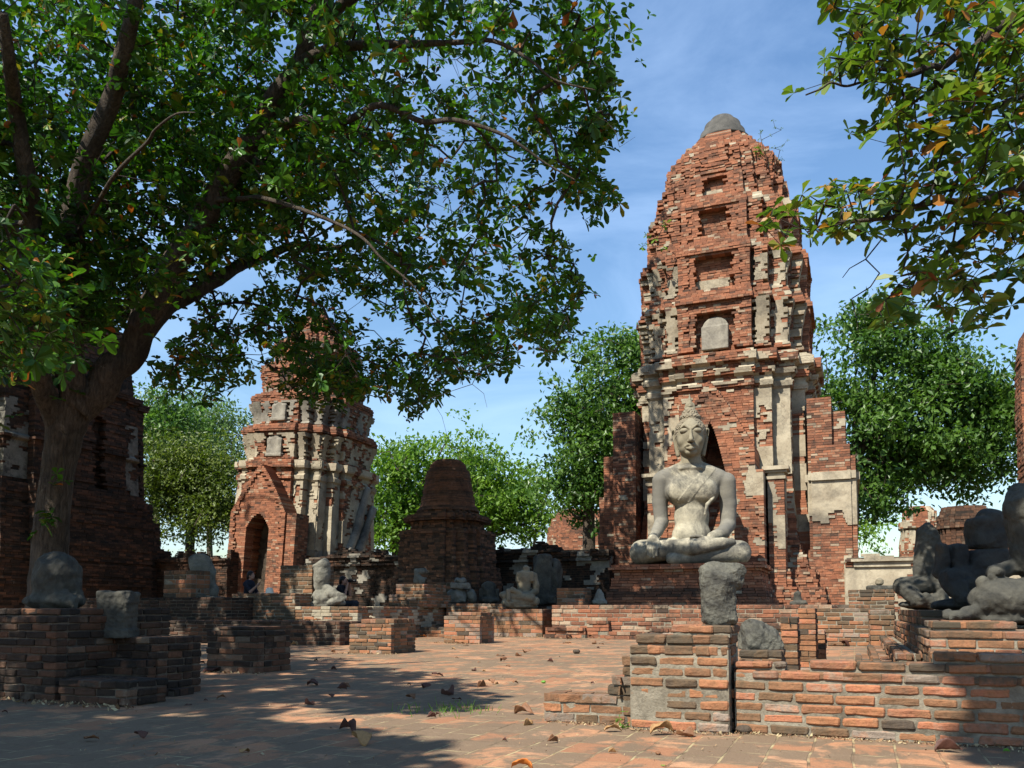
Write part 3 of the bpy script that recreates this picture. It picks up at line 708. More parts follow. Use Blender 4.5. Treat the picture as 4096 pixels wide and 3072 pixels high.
m = Mas(); P = [(0.2, 3.4)] + sorted((zl(p), w) for p, w in LPROF['base']); redent(m, 0.2, P[-1][0], P, sty_l, rag=.02, sides='FR'); m.build('base', [M['brick_red'], M['plaster_grey'], M['mortar_dark']], lean)
m = Mas(); P = sorted((zl(p), w) for p, w in LPROF['body']); redent(m, P[0][0], P[-1][0], P, sty_l, rag=.006, sides='FRL'); m.build('body', [M['brick_red'], M['plaster'], M['mortar_dark']], lean)
_zt = zt
def tier_l(py0, py1, w0, wf, wc, seed, plast, pcor=28, missing=0.01, name='storey', nich=True):
    z0, z1 = zl(py0), zl(py1); zc_ = zl(py1 + pcor); Hh = zc_ - z0
    prof = [(z0, w0 + .08), (z0 + .15, w0 + .06), (z0 + .16, w0), (z0 + Hh * .5, w0 + (wf - w0) * .2), (zc_, wf), (zc_ + .01, wc), (z1, wc - .05)]
    def sty(sd, si, a, z):
        t, d = brickval(0.52, 0.22, 0.2); q = (z - z0) / Hh; n = vnoise(a * 8 + si, z * 2, seed)
        if si == 0:
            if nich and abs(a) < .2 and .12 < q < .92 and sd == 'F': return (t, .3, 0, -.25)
            if .1 < q < .95 and n > 1 - plast * .6: return (0.5, 0, 1, .03)
            return (t, d, 0, 0)
        if .05 < q < .98:
            c = .515 if si in (1, 2) else .705
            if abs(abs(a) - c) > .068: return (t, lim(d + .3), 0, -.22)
            e = lambda zz: .18 * lim((zz - z0) / Hh) ** 2 + .02
            return (0.5, 0, 1, e) if n > 1 - plast else (t, d, 0, lambda zz: e(zz) - .02)
        return (t, lim(d + .25), 0, 0)
    m = Mas(); redent(m, z0, z1, prof, sty, rag=.02, sides='FRL', missing=missing)
    return m.build(name, [M['brick_red'], M['plaster_grey'] if seed != 12 else M['plaster'], M['mortar_dark']], lean)
tier_l(1865, 1735, 2.6, 2.75, 2.85, 12, .85, name='lower_storey')
tier_l(1735, 1620, 2.42, 2.55, 2.6, 13, .8, name='second_storey')
tier_l(1620, 1500, 2.1, 2.2, 2.3, 14, .5, name='third_storey', missing=.03)
tier_l(1500, 1400, 1.72, 1.85, 1.85, 15, .35, name='fourth_storey', missing=.06, nich=False)
m = Mas()
def sty_lt(sd, si, a, z): t, d = brickval(.48, .22, .3); return (t, d, 0, 0.06 * math.sin(a * 17 + z * 3))
P = [(zl(1400), 1.45), (zl(1350), 1.2), (zl(1320), .9), (zl(1290), .62), (zl(1262), .35)]
redent(m, P[0][0], P[-1][0], P, sty_lt, rag=.06, depth=.8, sides='FRLB', missing=.08, proud=.03); m.build('ruined_top', MATS_RED(), lean)
for (z_, y_, w_, h_, nm) in ((1858, -2.62, .40, 1.05, 0), (1728, -2.48, .38, .95, 0), (1612, -2.12, .36, .95, 1)):
    s = Sdf((-.6, -.2, -.1), (.6, .2, 1.5), .022)
    s.boxr((0, 0, h_ * .35), (w_, .1, h_ * .4), .03, k=0); s.ell((0, 0, h_ * .68), (w_, .1, h_ * .38), k=.05)
    if not nm: s.ell((0, -.12, h_ * .5), (w_ * .62, .06, h_ * .36), k=.02, sub=True); s.boxr((0, -.04, .04), (w_ * 1.12, .12, .07), .02, k=.01)
    s.rough(.012, 5, z_)
    o = link_mesh('niche_frame', s.mesh('niche_frame'), M['plaster_grey'] if not nm else M['brick_red'], lean); o.location = (0, y_ + .02, zl(z_) + .12)
# porch of the leaning tower, with its dark arched doorway
g1, g0, o1 = zl(1890), zl(2070), zl(2075)
def hwl(z): return 1.5 if z < g0 else 1.5 * max(0, (g1 - z) / (g1 - g0)) ** .8
def owl(z): return .62 if z < zl(2130) else .62 * max(0, (o1 - z) / (o1 - zl(2130))) ** .55
m = Mas(); gable_wall(m, .1, -3.5, -2.5, 0.1, g1, hwl, owl, style=lambda x, z: (*brickval(.55, .22, .14), 0, .06 if abs(x - .1) > hwl(z) - .3 else 0))
m.build('porch', MATS_RED(), lean)
m = Mas(); brick_block(m, 1.65, 2.15, -3.5, -2.6, .1, zl(2070), .085, .27, 'FLR', dirty=.3, depth=.3, base=.5); m.build('pilaster', MATS_RED(), lean)
# fallen gable slabs still leaning on its right side
for (a, b, t_) in (((2.95, -1.1, zl(2250)), (3.0, .55, zl(1935)), .22), ((3.1, -.7, zl(2270)), (3.15, .9, zl(2010)), .2)):
    s = Sdf((2.4, -1.8, a[2] - .5), (3.6, 1.5, b[2] + .5), .035); s.chain([a, ((a[0] + b[0]) / 2, (a[1] + b[1]) / 2 + .12, (a[2] + b[2]) / 2 - .15), b], [t_ * 1.25, t_, t_ * .7]); s.rough(.03, 3, 4)
    link_mesh('gable_fragment', s.mesh('gable_fragment'), M['plaster_grey'], lean)

# ---- ruined temple hall far left, behind the big tree
HC = at(-40, HORIZ, 36.5); HC.z = 0
hall = thing('ruined_temple_hall', 'dark ruined brick temple in deep shade behind the big tree trunk', 'temple ruin', HC, ROT)
def zh(py): return at(300, py, 34.5).z
PH = [(0.0, 6.6), (zh(2175), 6.5), (zh(2174), 6.1), (zh(2050), 6.0), (zh(2049), 5.75), (zh(1965), 5.7), (zh(1964), 5.4), (zh(1800), 5.3), (zh(1798), 5.45), (zh(1785), 5.45), (zh(1783), 5.3), (zh(1560), 5.25), (zh(1558), 5.45), (zh(1528), 5.5)]
def sty_h(sd, si, a, z):
    t, d = brickval(.28, .2, .42); n = vnoise(a * 9 + si, z * 1.3, 21)  # low tint and high dirt value carry the canopy's shade in the brick colour
    if zh(1950) < z < zh(1650):
        if si in (1, 2) and n > .42: return (.5, 0, 1, .04)
        if si == 0 and abs(abs(a) - .15) < .05: return (t, d, 0, -.35)
        if si in (3, 4) and abs(abs(a) - .7) < .035: return (t, d, 0, -.3)
    return (t, d, 0, 0)
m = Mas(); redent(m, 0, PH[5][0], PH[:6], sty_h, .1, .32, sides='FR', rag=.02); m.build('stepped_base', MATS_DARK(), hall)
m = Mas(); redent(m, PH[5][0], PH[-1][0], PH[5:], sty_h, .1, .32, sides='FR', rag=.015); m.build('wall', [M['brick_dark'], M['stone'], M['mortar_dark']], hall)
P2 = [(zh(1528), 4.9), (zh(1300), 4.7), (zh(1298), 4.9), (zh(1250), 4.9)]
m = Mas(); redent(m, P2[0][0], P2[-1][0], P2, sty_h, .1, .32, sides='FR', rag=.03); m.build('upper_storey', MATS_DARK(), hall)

# ---- dark pointed monument in front of the enclosure wall
SC_ = at(1790, HORIZ, 29.6); SC_.z = 0
stupa = thing('dark_brick_stupa', 'dark bell-shaped brick stupa ruin in shade between the two towers', 'stupa', SC_, ROT)
def zs(py): return at(1790, py, 28.4).z
def sty_s(sd, si, a, z):
    t, d = brickval(.36, .2, .30); return (t, d, 0, 0.0)
P = [(0, 1.85), (zs(2330), 1.78), (zs(2262), 1.70), (zs(2260), 1.60), (zs(2140), 1.55), (zs(2138), 1.58), (zs(2120), 1.56), (zs(2118), 1.22), (zs(2080), 1.22), (zs(2078), 1.42), (zs(2058), 1.40), (zs(2050), 1.15), (zs(2034), 1.0)]
m = Mas(); redent(m, 0, P[-1][0], P, sty_s, .08, .25, sides='FRL', rag=.02); m.build('stepped_base', MATS_OLD(), stupa)
P = [(zs(2030), .98), (zs(1985), .86), (zs(1920), .80), (zs(1870), .76), (zs(1868), .68), (zs(1845), .62), (zs(1832), .58), (zs(1820), .50)]
def course_lathe(name, tab, mats, parent, n=72, ch=.08, wob=.01):
    z0, z1 = tab[0][0], tab[-1][0]; k = round((z1 - z0) / ch); prof = [(0.02, z0)]; tint = []
    for i in range(k):
        a, b = z0 + (z1 - z0) * i / k, z0 + (z1 - z0) * (i + 1) / k; r = interp(tab, (a + b) / 2) + random.gauss(0, wob)
        prof += [(r - .02, a), (r, a + .006), (r, b - .006), (r - .02, b)]
    prof.append((0.02, z1)); v, f = lathe(prof, n); v += RNG.normal(size=v.shape) * .004
    t = np.repeat(RNG.random(len(prof)) * .4, n) + np.repeat(RNG.random((len(prof), n // 4)), 4, axis=1).ravel() * .35
    return link_mesh(name, mesh_np(name, v, f, None, {'tint': t, 'dirt': np.full(len(v), .28)}), mats, parent)
P = [(zs(2035), 1.12), (zs(2000), .98), (zs(1950), .90), (zs(1880), .80), (zs(1866), .78), (zs(1864), .70), (zs(1840), .62), (zs(1828), .55), (zs(1820), .40)]
course_lathe('bell', P, [M['brick_old']], stupa)

# ---- enclosure wall, three stretches with the stupa and tower between
WA = Vector((-17.5, 38.0, 0))
def wall_run(name, label, px0, px1, top, plast, seed, dirty, mould=True, mats=None, thick=0.9, shift=0.0, base=.42, ragged=.0):
    a, b = along_u(WA, px0), along_u(WA, px1); O = WA + U * a + V * shift; L = b - a
    root = thing(name, label, 'wall', O, ROT)
    m = Mas(); n = round(top / .085); h = top / n
    for k in range(n):
        z0, z1 = k * h, (k + 1) * h; zc = (z0 + z1) / 2
        cut = (top - zc)
        def sty(x, z):
            t, d = brickval(base, .22, dirty)
            if cut < .5 and vnoise(x * .9, 1, seed) * .9 * ragged > cut + .02: return None
            if cut < .45: d = lim(d + .45)
            if plast and .35 < cut and vnoise(x * 1.5, z * 1.6, seed + 3) > 1 - plast: return (.5, 0, 1, .03)
            return (t, d, 0, 0)
        off = (.16 if mould and (.42 < cut < .55 or .80 < cut < .88) else (.07 if mould and .55 <= cut < .72 else (.12 if cut > top - .5 else 0)))
        for s_, y in ((-1, 0), (1, thick)): strip(m, 0, 0, L, y + s_ * off, s_, z0, z1, .27, .22, .014, .012, sty, rnd(0, .5))
        strip(m, 1, .2, thick - .2, L, 1, z0, z1, .27, .2, .014, .01, sty, rnd(0, .5)); strip(m, 1, .2, thick - .2, 0, -1, z0, z1, .27, .2, .014, .01, sty, rnd(0, .5))
    m.box(.05, L - .05, .05, thick - .05, -.1, top - (.45 if ragged else .12), .4, .3, 2, 0)
    m.build('masonry', mats or MATS_DARK(), root); return root
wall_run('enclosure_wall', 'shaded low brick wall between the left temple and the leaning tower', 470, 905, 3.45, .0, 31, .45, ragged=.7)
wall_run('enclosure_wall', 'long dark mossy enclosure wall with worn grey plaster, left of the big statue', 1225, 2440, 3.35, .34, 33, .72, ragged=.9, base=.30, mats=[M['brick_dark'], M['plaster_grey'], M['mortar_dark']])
wall_run('enclosure_wall', 'sunlit wall with white plaster mouldings right of the tall tower', 3385, 4250, 2.85, .74, 35, .35, ragged=.9, mats=[M['brick_red'], M['plaster'], M['mortar_dark']])

# ---- far ruins seen over the walls
def far_ruin(name, label, px, py_top, Y, w, prof, mats, dirt_shade=.1, plast=.3, h0=0):
    c = at(px, HORIZ, Y); c.z = 0
    root = thing(name, label, 'ruin', c, ROT)
    zz = lambda p: at(px, p, Y).z
    tab = [(0, w)] + sorted((zz(p), k) for p, k in prof)
    def sty(sd, si, a, z):
        t, d = brickval(.5, .22, dirt_shade)
        return (.5, 0, 1, .03) if vnoise(a * 6 + si, z * 1.4, px) > 1 - plast and abs(a) > .3 else (t, d, 0, 0)
    m = Mas(); redent(m, 0, tab[-1][0], tab, sty, .10, .3, sides='FRL', rag=.01); m.build('tower_body', mats, root); return root
far_ruin('distant_brick_ruin', 'distant pale brick ruin above the wall, left of the tall tower', 2325, 2045, 58, 2.4, [(2140, 2.2), (2112, 2.1), (2110, 2.0), (2080, 1.9), (2078, 1.7), (2045, 1.5)], MATS_RED(), .25, .3)
far_ruin('distant_brick_tower', 'distant pinkish brick tower under the tree, right of the tall tower', 3690, 2030, 52, 1.2, [(2185, 1.2), (2120, 1.05), (2118, 1.2), (2090, 1.2), (2088, 1.0), (2050, .95), (2028, .6)], MATS_RED(), .05, .5)
far_ruin('small_brick_chapel', 'ruined brown brick chapel behind the right torsos', 3868, 2030, 30, .9, [(2200, .84), (2120, .80), (2118, .88), (2060, .86), (2058, .78), (2030, .7)], MATS_DARK(), .3, .1)
far_ruin('red_brick_tower_edge', 'red brick tower cut off by the right edge of the picture', 4325, 1325, 34, 2.0, [(2100, 1.95), (1700, 1.9), (1690, 1.95), (1420, 1.85), (1325, 1.7)], MATS_RED(), .1, .02)
# ------------------------------------------------------------------ brick pedestals, ledges and platforms
def from_px(pl, pb, pr, pt, zbase=0.0):
    """front-left foot at picture (pl,pb), front edge out to column pr, top at row pt: origin, length, height"""
    A = gnd(pl, pb, zbase); L = along_u(A, pr); return A, L, zat(A, pt)
def pedestal(name, label, pl, pb, pr, pt, depth, tiers=(), mats=None, ch=.066, bl=.22, dirty=.2, base=.5, plaster=0.0, rough=None, seed=1, cat='pedestal', zbase=0.0, group=None, skip=0.0, gap=.013, inset=.013):
    A, L, h = from_px(pl, pb, pr, pt, zbase)
    root = thing(name, label, cat, A, ROT, group)
    m = Mas(); m.split = rough is not None; brick_block(m, 0, L, 0, depth, 0, h - zbase, ch, bl, 'FLRBT', dirty=dirty, base=base, plaster=plaster, seed=seed, skip=skip, proud=.005, gap=gap, inset=inset)
    o = m.build('masonry', (mats or MATS_NEAR)(), root); (rough or (lambda q: add_bevel(q, .006, 2)))(o)
    zz = h - zbase
    for (a, b, c, d, hh) in tiers:                      # fractions of L and depth, height in metres
        m = Mas(); m.split = rough is not None; brick_block(m, a * L, b * L, c * depth, d * depth, zz + .002, zz + hh, min(ch, hh), bl, 'FLRBT', dirty=dirty + .1, base=base, seed=seed + 1, proud=.005)
        o = m.build('top_course', (mats or MATS_NEAR)(), root); (rough or (lambda q: add_bevel(q, .006, 2)))(o)
        zz += hh
    root['top'] = zz + zbase
    return root, A, L, zz + zbase

RB = lambda o: rough_bricks(o, .008, 2, .016)
RB1 = lambda o: rough_bricks(o, .007, 1, .016)
# near right: pillar, low stub, long wall
pil, PA, PL, PH_ = pedestal('brick_pillar', 'squat brick pillar in the foreground carrying the broken stone torso', 2519, 2916, 2913, 2577, .46, [(.06, 1.0, .04, 1.0, .068), (.42, 1.02, .08, 1.0, .062)], ch=.066, bl=.205, dirty=.10, base=.60, rough=RB, seed=3, gap=.018, inset=.005)
A, L, h = from_px(2154, 2892, 2560, 2776)
A = PA + V * .13 - U * along_u(gnd(2154, 2892), 2519)
st = thing('low_brick_stub', 'low broken wall end stepping down left of the foreground pillar', 'wall', A, ROT)
Ls = (PA + V * .13 - A).dot(U) - .004
m = Mas(); m.split = True; brick_block(m, 0, Ls, 0, .30, 0, .198, .066, .205, 'FLRT', gap=.018, inset=.005, base=.55, dirty=.15, proud=.004)
brick_block(m, Ls - .185, Ls, .0, .30, .2, .262, .06, .205, 'FLT', base=.15, dirty=.5, proud=.005)
brick_block(m, Ls - .15, Ls, .0, .30, .264, .325, .06, .205, 'FLT', base=.8, dirty=0, proud=.005)
brick_block(m, Ls - .085, Ls, .02, .30, .327, .46, .066, .205, 'FLT', base=.4, dirty=.3, proud=.005)
RB(m.build('masonry', MATS_NEAR(), st))
WO = PA + U * (PL + .012) + V * .09
wr = thing('foreground_brick_wall', 'long weathered brick wall across the lower right foreground', 'wall', WO, ROT)
m = Mas(); hA = zat(WO, 2653); Lw = 3.2
la = along_u(WO, 3228); lb = along_u(WO, 3725)
rowh = .0665; m.split = True
brick_block(m, 0, Lw, 0, .24, 0, rowh * 6, rowh, .215, 'FLT', gap=.018, inset=.005, base=.60, dirty=.10, proud=.004, seed=5)
o = m.build('masonry', MATS_NEAR(), wr); RB(o)
m = Mas(); m.split = True; brick_block(m, la, Lw, .005, .24, rowh * 6 + .002, rowh * 7, rowh, .225, 'FLT', gap=.018, inset=.005, base=.52, dirty=.25, proud=.005)
brick_block(m, lb, Lw, .015, .24, rowh * 7 + .002, rowh * 8, rowh, .225, 'FLT', gap=.018, inset=.005, base=.5, dirty=.3, proud=.005)
brick_block(m, .01, .32, .02, .24, rowh * 6 + .002, rowh * 6 + .05, .05, .2, 'FLT', base=.45, dirty=.3, proud=.005)
RB(m.build('top_course', MATS_NEAR(), wr))
# block under the boulder and the thin post behind the wall
bb, BA, BL, BH = pedestal('brick_block', 'low brick block under the grey boulder beside the pillar', 2958, 2800, 3126, 2598, .4, dirty=.3, base=.35, rough=RB1, seed=8)
pst, _, _, _ = pedestal('brick_post', 'narrow upright brick post right of the boulder', 3128, 2770, 3190, 2466, .30, dirty=.2, base=.5, rough=RB1, seed=9, cat='post')
pst2, _, _, _ = pedestal('brick_pier', 'stepped brick pier behind the narrow post with paler lower courses', 3196, 2690, 3262, 2432, .5, dirty=.25, base=.5, rough=RB1, seed=10, cat='pier')
pedestal('short_brick_pier', 'short brick pier with whitish bricks in the sunken court behind the wall', 3232, 2672, 3298, 2520, .4, dirty=.05, base=.62, rough=RB1, seed=11, cat='pier', plaster=.3)

# left side
p1, P1A, P1L, P1H = pedestal('shaded_brick_pedestal', 'large shaded brick pedestal in the left foreground under a broken seated torso', -120, 2788, 232, 2462, 1.25, [(0.02, .985, .1, 1.0, .065)], base=.30, dirty=.5, rough=RB1, seed=12, mats=MATS_DARK)  # dark base and heavy dirt value paint the foreground shade into the bricks
S1A, S1L, _h = from_px(246, 2812, 519, 2700)
s1 = thing('stepped_brick_pedestal', 'shaded stepped brick pedestal under the dark stone stump at the lower left', 'pedestal', S1A, ROT)
S1H = zat(S1A + V * .5, 2548)
for pa, pb, b0, b1, hh in ((246, 519, 0, .42, .20), (246, 560, .425, .62, .335), (395, 640, .625, 1.15, S1H), (650, 705, .70, .95, .07)):
    a0, a1 = along_u(S1A + V * b0, pa) / S1L, along_u(S1A + V * b0, pb) / S1L
    m = Mas(); m.split = True; brick_block(m, a0 * S1L, a1 * S1L, b0, b1, 0, hh, .066, .22, 'FLRBT', base=.32, dirty=.5, seed=int(hh * 99), proud=.006)  # step bricks likewise darkened in colour for the shade they stand in
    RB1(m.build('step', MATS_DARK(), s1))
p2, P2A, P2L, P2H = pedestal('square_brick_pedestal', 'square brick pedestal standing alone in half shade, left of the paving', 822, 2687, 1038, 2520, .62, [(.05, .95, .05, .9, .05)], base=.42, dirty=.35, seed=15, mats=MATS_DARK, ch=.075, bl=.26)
p3, P3A, P3L, P3H = pedestal('crumbling_brick_pedestal', 'crumbling brick pedestal with gnawed foot and a white scrap on top', 1395, 2613, 1567, 2494, .85, [(.22, 1.0, .1, .95, .085)], base=.46, dirty=.18, seed=16, ch=.068, bl=.22)
p4, P4A, P4L, P4H = pedestal('narrow_brick_pedestal', 'narrow plastered brick pedestal with orange top course, in front of the headless statue', 1774, 2572, 1921, 2463, .80, [(.08, .98, .1, .9, .085)], base=.62, dirty=.05, plaster=.22, seed=17, ch=.085, bl=.3)
p5, P5A, P5L, P5H = pedestal('broad_brick_pedestal', 'broad sunlit brick pedestal with open joints under the headless crossed-legged statue', 1944, 2546, 2170, 2436, 1.7, base=.62, dirty=.05, plaster=.16, seed=18, ch=.105, bl=.36)
def ledge(name, label, pl, pr, Y, ptop, zb, depth, cat='ledge', **kw):
    A = at(pl, HORIZ, Y); A.z = zb; L = along_u(A, pr); h = zat(A, ptop) - zb
    root = thing(name, label, cat, A, ROT); m = Mas()
    brick_block(m, 0, L, 0, depth, 0, h, kw.get('ch', .085), kw.get('bl', .28), 'FLRBT', dirty=kw.get('dirty', .3), base=kw.get('base', .4), plaster=kw.get('plaster', 0), seed=kw.get('seed', 1), proud=.006, depth=.2)
    add_bevel(m.build('masonry', kw.get('mats', MATS_NEAR)(), root), .012, 1); return root, A, L, zb + h
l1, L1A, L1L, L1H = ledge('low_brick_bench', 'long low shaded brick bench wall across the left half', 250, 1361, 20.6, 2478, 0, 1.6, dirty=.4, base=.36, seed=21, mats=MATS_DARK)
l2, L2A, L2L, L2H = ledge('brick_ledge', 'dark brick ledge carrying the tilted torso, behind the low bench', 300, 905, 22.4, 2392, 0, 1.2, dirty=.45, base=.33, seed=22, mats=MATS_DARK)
l2b, _, _, L2bH = ledge('brown_brick_parapet', 'brown brick parapet in front of the seated visitor, below the leaning tower', 925, 1180, 21.6, 2374, 0, .7, dirty=.3, base=.38, seed=23)
l3, L3A, L3L, L3H = ledge('loose_brick_stack', 'small stack of thick loose bricks left of the tilted torso', 650, 762, 22.3, 2282, L2H, .7, cat='brick stack', dirty=.1, base=.5, seed=24, ch=.13, bl=.42)
l4, L4A, L4L, L4H = ledge('brick_wall_stub', 'mossy brick wall stub left of the profile torso', 1117, 1247, 22.2, 2262, 0, 1.0, cat='wall', dirty=.42, base=.33, seed=25, ch=.11, bl=.36)
pf, PFA, PFL, PFH = ledge('plastered_brick_platform', 'low brick platform with white plaster remains under the profile torso', 1180, 1432, 20.8, 2426, 0, 5.6, cat='platform', dirty=.05, base=.5, plaster=.42, seed=26, mats=lambda: [M['brick_near'], M['plaster'], M['mortar']])
pf2, _, _, _ = ledge('brick_step', 'low brick step along the dark side of the plastered platform', 1600, 1810, 23.2, 2506, 0, 1.0, cat='step', dirty=.35, base=.4, seed=27)
sp1, SP1A, SP1L, SP1H = ledge('two_step_pedestal', 'two-stepped pale brick pedestal with tiny stone fragments on top', 1553, 1695, 23.3, 2378, PFH - .002, 1.7, cat='pedestal', dirty=.1, base=.5, plaster=.3, seed=28)
m = Mas(); brick_block(m, .13 * SP1L, .94 * SP1L, .15, 1.5, SP1H - PFH + .004, SP1H - PFH + .3, .085, .28, 'FLRBT', base=.5, dirty=.15, plaster=.3, seed=29, depth=.2); add_bevel(m.build('upper_step', MATS_NEAR(), sp1), .012, 1)
SP1T = SP1H + .3
cp, CPA, CPL, CPH = ledge('connecting_brick_platform', 'sunlit brick platform under the heap of broken stones', 1783, 2010, 24.2, 2414, 0, 2.2, cat='platform', dirty=.1, base=.55, plaster=.15, seed=30)
bs2, _, _, _ = ledge('leaning_brick_pile', 'stepped pile of bricks behind the stone heap', 1743, 1842, 25.9, 2330, 0.0, .8, cat='brick stack', dirty=.3, base=.42, seed=31, ch=.11, bl=.34)
# the main platform in front of the big statue
mp_, MPA, MPL, MPH = ledge('brick_platform', 'broad sunlit brick platform in front of the big seated statue', 2206, 3330, 22.4, 2420, 0, 6.5, cat='platform', dirty=.03, base=.66, plaster=.24, seed=32, ch=.105, bl=.36, mats=lambda: [M['brick_red'], M['plaster'], M['mortar']])
m = Mas(); x_ = -.1
while x_ < MPL * .8:
    w_ = rnd(.35, 1.3); hh = random.choice((.10, .19, .28, .28, .38, .47)); o_ = rnd(.10, .2) + (.5 - hh) * rnd(.2, .7)
    brick_block(m, x_, x_ + w_ - .004, -o_, .02, 0, hh, .094, .34, 'FLRT', base=.66, dirty=.06, plaster=.2, seed=int(x_ * 31), depth=.06, proud=.01, skip=.03)
    if hh < .3: brick_block(m, x_ + .004, x_ + w_ * rnd(.5, .95), -o_ - rnd(.1, .3), -o_ - .004, 0, .094, .094, .34, 'FLRT', base=.6, dirty=.1, seed=int(x_ * 17), depth=.05)
    x_ += w_
m.build('bottom_steps', [M['brick_red'], M['plaster'], M['mortar']], mp_)
p6, P6A, P6L, P6H = ledge('small_brick_pedestal', 'small empty brick pedestal left of the big statue base', 2226, 2334, 23.9, 2352, MPH, .8, cat='pedestal', dirty=.1, base=.55, seed=36, ch=.10, bl=.34)
# sunken court walls and the dark right-hand pedestals
cw, CWA, CWL, CWH = ledge('court_back_wall', 'reddish brick wall with leaf shadows at the back of the sunken court', 3258, 3500, 17.5, 2432, 0, .8, cat='wall', dirty=.18, base=.5, seed=37)
cq, CQA, CQL, CQH = ledge('court_side_pier', 'brown brick pier with a stepped foot at the right of the sunken court', 3478, 3580, 13.5, 2438, 0, 2.0, cat='pier', dirty=.25, base=.42, seed=38)
cs, CSA, CSL, CSH = ledge('dark_brick_plinth', 'dark mossy brick plinth carrying two small stones, right of the tower', 3395, 3580, 18.8, 2358, 0, 1.2, cat='plinth', dirty=.6, base=.3, seed=39)
RA = at(3712, HORIZ, 6.35); RA.z = 0
rp = thing('stepped_statue_pedestal', 'long stepped brick pedestal carrying the row of dark torsos on the right', 'pedestal', RA, ROT)
RH = zat(RA, 2520)
m = Mas()
brick_block(m, .0, 2.6, 0, 6.2, 0, RH, .066, .215, 'FLRT', base=.45, dirty=.30, proud=.006, seed=40); o = m.build('masonry', MATS_NEAR(), rp); add_bevel(o, .009, 2)
m = Mas()
for k, (e, hh) in enumerate(((.52, .13), (.36, .26), (.20, .40))): brick_block(m, -e, .0 - .003 * k, .5 + .1 * k, 6.0, 0, hh, .065, .215, 'FLT', base=.45, dirty=.25, proud=.006, seed=41 + k, depth=.07)
add_bevel(m.build('side_steps', MATS_NEAR(), rp), .009, 2)
m = Mas(); brick_block(m, .06, 2.5, 1.75, 6.1, RH + .002, .765, .066, .215, 'FLRT', base=.42, dirty=.3, seed=44); add_bevel(m.build('upper_tier', MATS_NEAR(), rp), .006, 2)
m = Mas(); brick_block(m, .04, .62, .18, 1.0, RH + .002, RH + .07, .066, .215, 'FLRT', base=.55, dirty=.2, seed=45); add_bevel(m.build('top_course', MATS_NEAR(), rp), .009, 2)
# ------------------------------------------------------------------ the big seated statue and its pedestal
BC = at(2768, HORIZ, 24.9); BC.z = 0
BROT = R(-11)
seat_z = at(2768, 2254, 23.7).z
ped = thing('statue_pedestal', 'stepped red brick pedestal under the big seated statue', 'pedestal', at(2772, HORIZ, 24.9) * 1.0, ROT)
ped.location.z = 0
m = Mas(); hp = seat_z; ztp = MPH
rows = 15; hh = (hp - ztp) / rows
def ext(k):
    f = k / (rows - 1)
    if f < .50: return .30 - .40 * f + .03 * math.sin(k * 2.1)
    if f < .66: return .10
    if f < .80: return .02
    if f < .87: return .06
    return .17 if f < .95 else .10
for k in range(rows):
    e = ext(k); z0, z1 = ztp + k * hh, ztp + (k + 1) * hh; crn = .80 <= k / (rows - 1) < .95
    def sp(x, z, k=k, crn=crn):
        t, d = brickval(.70 if crn else .60, .16, .04 if 0.4 < k / rows else .10)
        if .18 < k / rows < .36 and not crn: t, d = lim(t - .42), lim(d + .12)
        if vnoise(x * 2, z * 5, 3) > .88: return (.5, 0, 1, .006)
        return (t, d, 0, 0)
    X0, X1, Y0, Y1 = -2.06 - e, 2.06 + e, -1.28 - e, 1.28 + e
    strip(m, 0, X0, X1, Y0, -1, z0, z1, .32, .25, .012, .008, sp, rnd(0, .5)); strip(m, 0, X0, X1, Y1, 1, z0, z1, .32, .25, .012, .008, sp, rnd(0, .5))
    strip(m, 1, Y0 + .25, Y1 - .25, X1, 1, z0, z1, .32, .25, .012, .008, sp, rnd(0, .5)); strip(m, 1, Y0 + .25, Y1 - .25, X0, -1, z0, z1, .32, .25, .012, .008, sp, rnd(0, .5))
m.box(-2.02, 2.02, -1.24, 1.24, ztp - .05, hp - .015, .55, .1, 2, 0)
m.build('masonry', [M['brick_red'], M['plaster'], M['mortar_dark']], ped)

bud = thing('seated_buddha_statue', 'large pale stone buddha statue seated cross-legged with one hand touching down over its shin', 'statue', (BC.x, BC.y, seat_z - .02), BROT)
q = .003654; bud.scale = (.95, .95, 1.0)
def B(x, y, z): return (x * q, y * q, z * q)
s = Sdf(B(-560, -440, -15), B(560, 290, 1290), .0205)
s.ell(B(0, 60, 110), (270 * q, 190 * q, 140 * q), k=.05)                       # hips
s.ell(B(5, 30, 250), (170 * q, 146 * q, 150 * q), k=.12)                       # belly
s.ell(B(8, 25, 420), (150 * q, 116 * q, 200 * q), k=.10)                       # waist
s.ell(B(12, 20, 640), (240 * q, 140 * q, 165 * q), k=.12)                      # chest
s.ell(B(-95, -75, 625), (112 * q, 54 * q, 92 * q), k=.10); s.ell(B(118, -75, 625), (112 * q, 54 * q, 92 * q), k=.10)
s.cone(B(-215, 25, 735), B(240, 25, 725), 70 * q, 70 * q, k=.12)               # shoulder girdle
s.cone(B(-60, 15, 820), B(-240, 25, 755), 62 * q, 55 * q, k=.10); s.cone(B(80, 15, 820), B(262, 25, 745), 62 * q, 55 * q, k=.10)
s.cone(B(12, 10, 780), B(10, -5, 960), 98 * q, 82 * q, k=.07)                  # neck
s.ell(B(10, 2, 812), (122 * q, 98 * q, 34 * q), k=.05)
